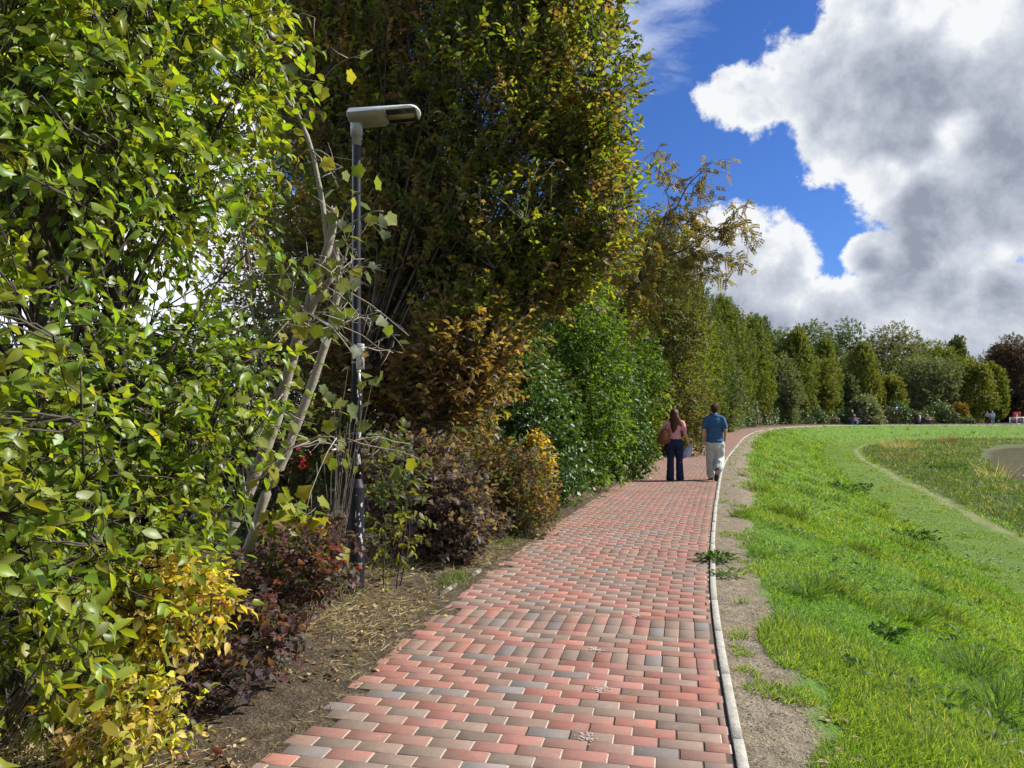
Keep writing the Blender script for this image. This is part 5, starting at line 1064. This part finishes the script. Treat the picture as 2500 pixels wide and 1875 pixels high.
    for j in range(nv):
        f = j / (nv - 1)
        for i in range(nu):
            a = i / nu * 2 * math.pi; rr = (.022 + .085 * f ** .7) * (1 + .38 * math.sin(5 * a + 2 * f) + .15 * math.sin(9 * a)); V.append((-.10 * f ** 1.1 + rr * math.cos(a) * 1.05, rr * math.sin(a) * .6, -.27 * f + .035 * f * math.sin(3 * a) + .05 * f * math.cos(a)))
    q = np.arange(nu); cl.add(np.array(V), [np.concatenate([np.stack([j * nu + q, j * nu + (q + 1) % nu, (j + 1) * nu + (q + 1) % nu, (j + 1) * nu + q], 1) for j in range(nv - 1)]), q[::-1][None]])
    o = cl.build('folded_cloth', cm, smooth=True); o.location = w2((.325, .075, .775)); o.rotation_euler = (0, R(4), R(-14)); tag(o, 'bunched blue and white cloth hanging from the hand of the woman in pink', 'cloth')
woman()

def man():
    x, y = 4.565, 17.35; t = thing('person', 'person with short dark hair in blue t-shirt and baggy pale grey trousers mid stride', 'person', (x, y, L1(x, y) + .033), R(-12))
    b = MB(); T = head(b, (0, .05, 1.595), R(6), R(-2)); limb(b, [(0, 0, 1.40), (0, .025, 1.53)], [.062, .054])
    ell(b, (0, 0, 1.27), (.165, .105, .19)); ell(b, (0, 0, 1.05), (.145, .10, .17)); ell(b, (0, 0, .90), (.155, .11, .12)); limb(b, [(-.135, 0, 1.365), (.135, 0, 1.365)], [.055, .055])
    for q in (-1, 1):
        limb(b, [(q * .165, -.01, 1.350), (q * .236, -.045, 1.125), (q * .222, .055, .885)], [.048, .039, .029]); hand(b, (q * .220, .060, .880), (-q * .15, .35, -.9), (-q, 0, -.1), (0, .9, .3), .4)
    limb(b, [(-.085, 0, .88), (-.085, .10, .49), (-.075, .13, .09), (-.075, .26, .03)], [.085, .056, .04, .032]); limb(b, [(.085, 0, .88), (.070, .07, .50), (.035, -.27, .24), (.018, -.235, .06)], [.085, .056, .04, .032])
    melt(b, 'body', SKIN, t, .0075, 3); eyes(T, t)
    b = MB(); ell(b, (0, -.004, 1.27), (.195, .128, .185)); ell(b, (0, -.004, 1.05), (.186, .130, .22)); ell(b, (0, -.006, .88), (.205, .158, .075)); ell(b, (0, -.006, .96), (.192, .145, .10)); limb(b, [(-.150, -.004, 1.375), (.150, -.004, 1.375)], [.070, .070]); ell(b, (0, -.01, 1.425), (.115, .080, .060)); limb(b, [(-.155, 0, 1.375), (0, 0, 1.43), (.155, 0, 1.375)], [.068, .075, .068])
    for q in (-1, 1): limb(b, [(q * .160, -.004, 1.368), (q * .222, -.022, 1.190)], [.074, .072])
    melt(b, 'blue_t_shirt', cloth_mat('blue_jersey', (.036, .095, .205)), t, .009, 5, .5, (.13, .022))
    tm = cloth_mat('pale_grey_denim', (.44, .47, .47), var=(7, (.54, .57, .58), .5, .75))
    b = MB(); ell(b, (0, -.01, .84), (.188, .142, .14)); ell(b, (.155, -.005, .64), (.062, .085, .13)); ell(b, (0, -.06, .78), (.15, .10, .12))
    limb(b, [(-.085, 0, .80), (-.088, .09, .47), (-.072, .12, .10)], [.120, .108, .105]); limb(b, [(.090, 0, .80), (.095, .06, .50), (.085, -.10, .36), (.065, -.20, .27)], [.125, .115, .108, .100])
    melt(b, 'baggy_trousers', tm, t, .010, 4, .5, (.10, .035))
    sm = principled('dark_shoe', (.030, .028, .030), .6); rb = principled('black_rubber', (.022, .02, .024), .7, bump=(60, .6))
    for hl, te, upv, so_, dz in (((-.075, .06, 0), (-.085, .28, 0), (0, 0, 1), ((-.075, .06, .0045), (-.085, .28, .0045)), 0), ((.036, -.305, .255), (.008, -.268, .035), (0.05, .99, .15), ((.036, -.300, .255), (.008, -.262, .035)), 0)):
        b = MB(); shoe(b, hl, te, upv); sh = melt(b, 'shoe', sm, t, .009, 3); b = MB(); sole(b, *so_, upv); b.build('shoe_sole', rb, sh)
    b = MB(); g = np.random.default_rng(11); ell(b, (0, .035, 1.640), (.084, .098, .082)); ell(b, (0, -.022, 1.600), (.082, .060, .090)); ell(b, (0, -.03, 1.545), (.062, .040, .04))
    for i in range(70):
        d = nrm(g.normal(0, 1, 3) * np.array([1, .9, .8]) + np.array([0, -.55, .3])); p = np.array([0, .018, 1.615]) + d * np.array([.078, .086, .086]); limb(b, [p, p + d * .010 + np.array([.018 * np.sign(d[0]) * g.random(), -.004, -.026 * g.random()])], [.015, .006], 1, 6)
    melt(b, 'hair', principled('dark_brown_hair', (.040, .020, .013), .7, spec=.15, noise=(60, .6), bump=(90, .8)), t, .0065, 1)
    a = np.linspace(R(-150), R(150), 15) + R(90); C = np.stack([.088 * np.cos(a), .055 + .075 * np.sin(a), 1.468 + .022 * np.sin(a)], 1); b = MB(); b.tubes(C, np.full(15, .017), 8)
    for q in (-1, 1): ell(b, (q * .092, .03, 1.475), (.02, .034, .036))
    b.build('neck_band', principled('navy_neck_band', (.012, .016, .040), .6), t, smooth=True)
man()

def figure(label, x, y, rz, top, legs, hair, pose, H=1.7, extra=None, z=None, longhair=False, skirt=None):
    """a distant person: same make-up as the two walkers, with fewer folds"""
    t = thing('person', label, 'person', (x, y, (L1(x, y) if z is None else z) + .01), rz); k = H / 1.7; S = lambda P: [tuple(np.array(p) * k) for p in P]
    b = MB(); p = pose; T = head(b, np.array(p['head']) * k, p.get('yaw', 0), p.get('pitch', 0), k); ch = np.array(p['chest']); hp = np.array(p['hip'])
    limb(b, S([ch + (0, 0, .12), np.array(p['head']) + (0, -.04, -.06)]), [.058 * k, .052 * k]); ell(b, ch * k, (.165 * k, .105 * k, .19 * k)); ell(b, (ch * .4 + hp * .6) * k, (.15 * k, .105 * k, .2 * k))
    for s in ('R', 'L'):
        limb(b, S(p['arm' + s]), [.052 * k, .042 * k, .030 * k]); w = np.array(p['arm' + s][2]); d = w - np.array(p['arm' + s][1]); hand(b, w * k, d, (0, .3, -1), (0, 1, .2) if abs(nrm(d)[1]) < .8 else (1, 0, .2), .7, k)
        limb(b, S(p['leg' + s]), [.09 * k, .060 * k, .042 * k]); f = np.array(p['leg' + s][2]); limb(b, S([f + (0, 0, -.04), f + (0, .12, -.055)]), [.035 * k, .028 * k])
    melt(b, 'body', SKIN, t, .013, 2)
    b = MB(); ell(b, ch * k, (.185 * k, .125 * k, .20 * k)); ell(b, (ch * .45 + hp * .55) * k, (.172 * k, .125 * k, .23 * k))
    for s, q in (('R', 1), ('L', -1)):
        a = [np.array(v) for v in p['arm' + s]]; n = p.get('sleeve', .55); limb(b, S([a[0], a[0] + (a[1] - a[0]) * min(1, n)]), [.075 * k, .064 * k])
        if n > 1: limb(b, S([a[1], a[1] + (a[2] - a[1]) * (n - 1)]), [.060 * k, .045 * k])
    melt(b, 'top', cloth_mat('cloth_' + label[-9:], top), t, .016, 3)
    b = MB(); ell(b, hp * k, (.175 * k, .135 * k, .13 * k))
    for s in ('R', 'L'): limb(b, S(p['leg' + s]), [.105 * k, .082 * k, .066 * k])
    melt(b, 'trousers', cloth_mat('trouser_' + label[-9:], legs), t, .016, 3)
    fm = principled('dark_shoe_far', (.03, .03, .03), .6)
    for s in ('R', 'L'): f = np.array(p['leg' + s][2]); b = MB(); shoe(b, (f + (0, -.04, -.085)) * k, (f + (0, .16, -.085)) * k, (0, 0, 1)); melt(b, 'shoe', fm, t, .014, 2)
    b = MB(); ell(b, T((0, -.020, .045)), (.084 * k, .098 * k, .085 * k), (p.get('pitch', 0), 0, p.get('yaw', 0)))
    if longhair: ell(b, T((0, -.09, -.09)), (.085 * k, .045 * k, .16 * k))
    melt(b, 'hair', principled('hair_' + label[-9:], hair, .5, noise=(40, .4)), t, .012, 2)
    return t
stand = dict(head=(0, .04, 1.575), chest=(0, 0, 1.26), hip=(0, 0, .90), armR=[(.18, 0, 1.39), (.25, .02, 1.12), (.20, .22, 1.08)], armL=[(-.18, 0, 1.39), (-.27, .05, 1.14), (-.10, .25, 1.18)], legR=[(.09, 0, .88), (.10, .02, .48), (.11, 0, .095)], legL=[(-.09, 0, .88), (-.10, .03, .48), (-.11, -.02, .095)])
figure('person standing on the path playing an orange brown guitar, in dark shirt and jeans', 39.9, 90.3, R(-75), (.03, .035, .06), (.045, .07, .15), (.55, .53, .50), dict(stand, pitch=R(-10)), 1.78)
sit = dict(head=(0, .06, 1.16), chest=(0, 0, .84), hip=(0, -.02, .52), armR=[(.18, 0, .97), (.24, .16, .76), (.22, .38, .70)], armL=[(-.18, 0, .97), (-.24, .16, .74), (-.16, .36, .68)], legR=[(.09, 0, .52), (.11, .44, .50), (.11, .46, .095)], legL=[(-.09, 0, .52), (-.11, .42, .50), (-.12, .36, .095)])
figure('person in light blue jeans sitting on the bench beside the guitar player', 41.15, 92.55, R(-150), (.16, .07, .08), (.17, .25, .42), (.20, .13, .08), dict(sit, armL=[(-.18, 0, .97), (-.42, .10, .80), (-.66, .14, .80)]), 1.68, longhair=True)
figure('person with pale hair sitting alone on the far bench beside the bin', 53.4, 98.9, R(165), (.32, .19, .16), (.03, .035, .06), (.42, .36, .30), dict(sit, sleeve=1.4), 1.68)
walk = dict(head=(0, .05, 1.575), chest=(0, .02, 1.26), hip=(0, 0, .90), armR=[(.18, 0, 1.39), (.25, -.10, 1.14), (.27, -.06, .90)], armL=[(-.18, 0, 1.39), (-.24, .08, 1.13), (-.24, .24, .94)], legR=[(.09, 0, .88), (.10, .16, .49), (.10, .20, .095)], legL=[(-.09, 0, .88), (-.09, .02, .49), (-.10, -.26, .15)])
figure('person in grey blue jacket and black trousers walking away beside a blond companion', 63.1, 102.2, R(-20), (.20, .25, .28), (.015, .015, .018), (.30, .24, .20), dict(walk, sleeve=1.9), 1.68)
figure('blond person in pale blue top and green trousers walking away far off', 64.05, 102.6, R(-35), (.32, .38, .50), (.17, .28, .20), (.50, .42, .28), dict(walk, sleeve=1.9), 1.72, longhair=True)

def guitar():
    Mx = Matrix.Rotation(R(-75), 4, 'Z'); v = Mx @ Vector((.02, .215, 1.10)); t = thing('guitar', 'orange brown acoustic guitar held by the standing player', 'guitar', (39.9 + v.x, 90.3 + v.y, L1(39.9, 90.3) + v.z), R(-75))
    w = principled('guitar_wood', (.36, .13, .04), .3, spec=.5, noise=(10, .25)); dk = principled('guitar_neck_wood', (.10, .045, .02), .4)
    prof = [(-.24, .05), (-.22, .13), (-.16, .175), (-.08, .175), (-.01, .125), (.03, .115), (.09, .135), (.15, .135), (.20, .10), (.22, .04)]
    pts = [(u, v) for u, v in prof] + [(u, -v) for u, v in prof[::-1]]; rot = Matrix.Rotation(R(-22), 3, 'Y')
    b = MB(); A = np.array([(p[0], -.045, p[1]) for p in pts]); B = np.array([(p[0], .045, p[1]) for p in pts]); k = len(pts); q = np.arange(k)
    V = np.concatenate([A, B]) @ np.array(rot).T; V[:, 0] *= -1; b.add(V, [np.stack([q, (q + 1) % k, k + (q + 1) % k, k + q], 1), q[::-1][None], (k + q)[None]]); b.build('guitar_body', w, t)
    b = MB(); n = np.array([(.20, .05, 0), (.60, .052, 0), (.66, .048, 0)]) @ np.array(rot).T; n[:, 0] *= -1; b.tubes(n, np.array([.026, .022, .03]), 6); b.build('neck', dk, t)
    b = MB(); b.lathe([(.001, 0), (.05, 0), (.05, .003), (.001, .003)], k=16, axis='Y'); o = b.build('sound_hole', M['ink'], t); o.location = (0, .05, 0)
guitar()

# ---------------------------------------------------------------- benches, bin, railing, lifebuoy
def bench(label, x, y, rz):
    t = thing('park_bench', label, 'bench', (x, y, L1(x, y)), rz); w = principled('dark_bench_wood', (.035, .028, .024), .7, noise=(8, .3)); ir = M['pole_plain']
    b = MB()
    for i in range(4): b.box((0, -.18 + i * .115, .44), (1.7, .10, .035))
    b.build('seat', w, t); b = MB()
    for i in range(3): b.box((0, -.28 - i * .025, .58 + i * .125), (1.7, .03, .10), rot=Matrix.Rotation(R(10), 3, 'X'))
    b.build('backrest', w, t)
    for s in (-.72, .72):
        b = MB(); b.box((s, .18, .21), (.05, .05, .425)); b.box((s, -.22, .21), (.05, .05, .425)); b.box((s, -.02, .40), (.045, .44, .04)); b.box((s, -.31, .62), (.05, .035, .42), rot=Matrix.Rotation(R(10), 3, 'X')); b.box((s, -.03, .64), (.05, .46, .03)); b.box((s, .17, .53), (.04, .04, .2)); b.build('leg', ir, t)
bench('dark bench on the bend where a person in light jeans is sitting', 41.35, 92.95, R(-150)); bench('far dark bench beside the litter bin', 53.6, 99.35, R(170))
t = thing('litter_bin', 'black litter bin with grey door beside the far bench', 'bin', (52.1, 98.9, L1(52.1, 98.9)), R(-8))
b = MB(); b.box((0, 0, .58), (.62, .55, 1.1)); b.box((0, 0, 1.16), (.68, .60, .07), taper=.9); b.build('bin_body', principled('black_bin', (.02, .022, .024), .5), t)
b = MB(); b.box((.14, -.287, .55), (.28, .02, .85)); b.build('door', principled('grey_bin_door', (.16, .16, .17), .5), t)
b = MB(); b.box((0, -.283, 1.02), (.40, .012, .13)); b.build('slot', M['ink'], t)

def railing():
    tq = 7.1 + 0; S, T = signed(np.array([64.1]), np.array([99.9])); t0 = float(T[0]); x, y = path_xy(t0, .45)
    t = thing('metal_railing', 'grey galvanised railing with mesh panels beside the far path', 'railing', (float(x), float(y), L1(float(x), float(y))))
    zb = L1(float(x), float(y)); n = 12; P = []
    for i in range(n): px, py = path_xy(t0 + 1.1 * i, .45); P.append((float(px - x), float(py - y), L1(float(px), float(py)) - zb))
    P = np.array(P)
    b = MB(); b.tubes(P + (0, 0, .95), np.full(n, .032), 8); b.tubes(P + (0, 0, .12), np.full(n, .02), 6); b.build('handrail', M['rail'], t, smooth=True)
    for p in P: b = MB(); b.lathe([(.038, -.3), (.038, .96)], c=tuple(p), k=10); b.build('post', M['rail'], t, smooth=True)
    b = MB()
    for i in range(n - 1):
        for f in np.linspace(.06, .94, 14): c = P[i] * (1 - f) + P[i + 1] * f; b.tubes(np.array([c + (0, 0, .12), c + (0, 0, .93)]), np.full(2, .005), 3)
        for z in np.linspace(.2, .88, 9): b.tubes(np.array([P[i] + (0, 0, z), P[i + 1] + (0, 0, z)]), np.full(2, .004), 3)
    b.build('mesh_panel', M['zinc'], t)
railing()
x, y = 68.1, 103.9; t = thing('lifebuoy_station', 'red lifebuoy box with a white ring on it standing behind the railing', 'lifebuoy', (x, y, L1(x, y)), R(-8)); red = principled('red_lifebuoy_box', (.42, .028, .032), .4, noise=(5, .15))
b = MB(); b.lathe([(.04, -.2), (.04, .9)], k=10); b.build('post', M['zinc'], t)
b = MB(); A = rrect(.46, .47, .12, -.12, 6); B = rrect(.46, .47, .12, .12, 6); A2 = rrect(.42, .43, .10, -.15, 6); k = len(A); q = np.arange(k); b.add(np.concatenate([A2, A, B]) + (0, 0, 1.12), [np.stack([q, (q + 1) % k, k + (q + 1) % k, k + q], 1), np.stack([k + q, k + (q + 1) % k, 2 * k + (q + 1) % k, 2 * k + q], 1), q[::-1][None], (2 * k + q)[None]]); hb = b.build('housing', red, t)
b = MB(); ell(b, (0, -.15, 1.08), (.12, .02, .13)); b.build('white_disc', M['white'], hb, smooth=True)
b = MB()
for (a0, a1, rr) in ((55, 125, .27), (230, 310, .25)):
    for a in np.linspace(a0, a1, 9): b.box((rr * math.cos(R(a)), -.153, 1.08 + rr * math.sin(R(a))), (.045, .008, .075), rot=Matrix.Rotation(-R(a - 90 if a < 180 else a - 270), 3, 'Y'))
b.build('white_lettering', M['white'], hb)

# ---------------------------------------------------------------- parked cars seen through the shrub
M['tyre'] = principled('tyre_rubber', (.018, .018, .018), .85); M['rim'] = principled('alloy_rim', (.38, .39, .40), .35, metal=.6); M['glass'] = principled('car_glass', (.030, .045, .055), .06, spec=.7); M['head'] = principled('headlight_glass', (.55, .57, .60), .1, spec=.7); M['tail'] = principled('tail_light', (.30, .01, .012), .2); M['trim'] = principled('black_plastic', (.02, .02, .022), .6)
def bevel(o, w, n=3):
    m = o.modifiers.new('edge', 'BEVEL'); m.width = w; m.segments = n; m.limit_method = 'ANGLE'; m.angle_limit = R(30); m.harden_normals = False
def car(label, paint, x, y, rz, H=1.46, L=4.1, W=1.74):
    t = thing('parked_car', label, 'car', (x, y, L1(x, y)), rz, 'cars in the car park behind the shrub'); pm = principled('car_paint_' + label[:9], paint, .25, spec=.55, coat=.7)
    h = L / 2; k = H / 1.46; side = [(-h, .32), (-h + .02, .62), (-h + .10, .90 * k), (-h + .55, .96 * k), (h - 1.25, .94 * k), (h - .45, .84 * k), (h - .06, .70 * k), (h, .48), (h - .03, .28), (h - .40, .20), (-h + .35, .20)]
    def ext(P, w0, w1=None, zt=None):
        P = np.array(P, float); n = len(P); w = np.full(n, w0) if w1 is None else np.interp(P[:, 1], [P[:, 1].min(), P[:, 1].max()], [w0, w1]); A = np.stack([P[:, 0], -w, P[:, 1]], 1); B = np.stack([P[:, 0], w, P[:, 1]], 1); q = np.arange(n)
        b = MB(); b.add(np.concatenate([A, B]), [np.stack([q, n + q, n + (q + 1) % n, (q + 1) % n], 1), q[None], (n + q[::-1])[None]]); return b
    o = ext(side, W / 2).build('body', pm, t); bevel(o, .055)
    cab = [(-h + .18, .90 * k), (-h + .62, H - .02), (-h + 1.1, H), (h - 1.95, H - .02), (h - 1.15, .90 * k)]
    o = ext(cab, W / 2 - .06, W / 2 - .24).build('cabin', pm, t); bevel(o, .05)
    def quad(name, P, mat, par=t): b = MB(); b.poly(P); o = b.build(name, mat, par); s = o.modifiers.new('thick', 'SOLIDIFY'); s.thickness = .012; s.offset = 0; return o
    def on(u0, z0, u1, z1, f): return (u0 + (u1 - u0) * f, z0 + (z1 - z0) * f)
    wy = lambda z: (W / 2 - .06) + (-.18) * (z - .90 * k) / (H - .90 * k)
    for nm, a, c_, s in (('windscreen', cab[4], cab[3], .012), ('rear_window', cab[0], cab[1], -.012)):
        p, q = on(*a, *c_, .10), on(*a, *c_, .88); quad(nm, [(p[0] + s, -wy(p[1]) + .09, p[1] + .004), (p[0] + s, wy(p[1]) - .09, p[1] + .004), (q[0] + s, wy(q[1]) - .09, q[1] + .004), (q[0] + s, -wy(q[1]) + .09, q[1] + .004)], M['glass'])
    z0, z1 = .97 * k, H - .10; xa = lambda z: np.interp(z, [cab[0][1], cab[1][1]], [cab[0][0], cab[1][0]]) + .12; xb = lambda z: np.interp(z, [cab[4][1], cab[3][1]], [cab[4][0], cab[3][0]]) - .12; xm = -.15
    for s in (-1, 1):
        for (p0, p1, p2, p3) in (((xa(z0), z0), (xm - .04, z0), (xm - .04, z1), (xa(z1), z1)), ((xm + .04, z0), (xb(z0), z0), (xb(z1), z1), (xm + .04, z1))):
            quad('side_window', [(p[0], s * (wy(p[1]) + .006), p[1]) for p in (p0, p1, p2, p3)], M['glass'])
        b = MB(); ell(b, (h - 1.42, s * (W / 2 + .07), .98 * k), (.06, .09, .06)); b.build('wing_mirror', pm, t, smooth=True)
        b = MB(); ell(b, (h - .12, s * (W / 2 - .24), .66 * k), (.11, .17, .07), (0, 0, -s * .35)); b.build('headlight', M['head'], t, smooth=True)
        b = MB(); ell(b, (-h + .06, s * (W / 2 - .16), .78 * k), (.07, .13, .10)); b.build('tail_light', M['tail'], t, smooth=True)
        for wx in (-h + .72, h - .78):
            wh = bpy.data.objects.new('wheel', None); COL.objects.link(wh); wh.parent = t; wh.location = (wx, s * (W / 2 - .10), .31)
            b = MB(); b.lathe([(.20, -.10), (.29, -.105), (.315, -.07), (.315, .07), (.29, .105), (.20, .10)], k=24, axis='Y'); b.build('tyre', M['tyre'], wh, smooth=True)
            b = MB(); b.lathe([(.02, -.09), (.07, -.085), (.20, -.07), (.205, .07), (.07, .085), (.02, .09)], k=20, axis='Y'); b.build('rim', M['rim'], wh)
        for dx in (-.35, .62): b = MB(); b.box((dx, s * (W / 2 + .012), .80 * k), (.16, .02, .025)); b.build('door_handle', M['trim'], t)
    b = MB(); b.box((h + .002, 0, .42), (.03, W * .62, .16)); b.build('grille', M['trim'], t); b = MB(); b.box((h + .018, 0, .40), (.012, .52, .11)); b.build('number_plate', M['white'], t)
car('bright red hatchback parked just behind the big green shrub', (.42, .025, .025), -5.7, 9.3, R(-38)); car('tall silver estate car parked behind the bright red hatchback', (.48, .50, .53), -8.3, 12.6, R(-35), 1.70, 4.4, 1.82)
car('white hatchback parked between the silver estate and the blue car', (.70, .71, .72), -6.3, 14.2, R(-40)); car('dark red car glimpsed behind the pale stemmed maple sapling', (.28, .02, .03), -4.9, 16.2, R(-42)); car('blue car parked beside the tall silver estate car', (.05, .14, .36), -8.1, 10.2, R(-38))
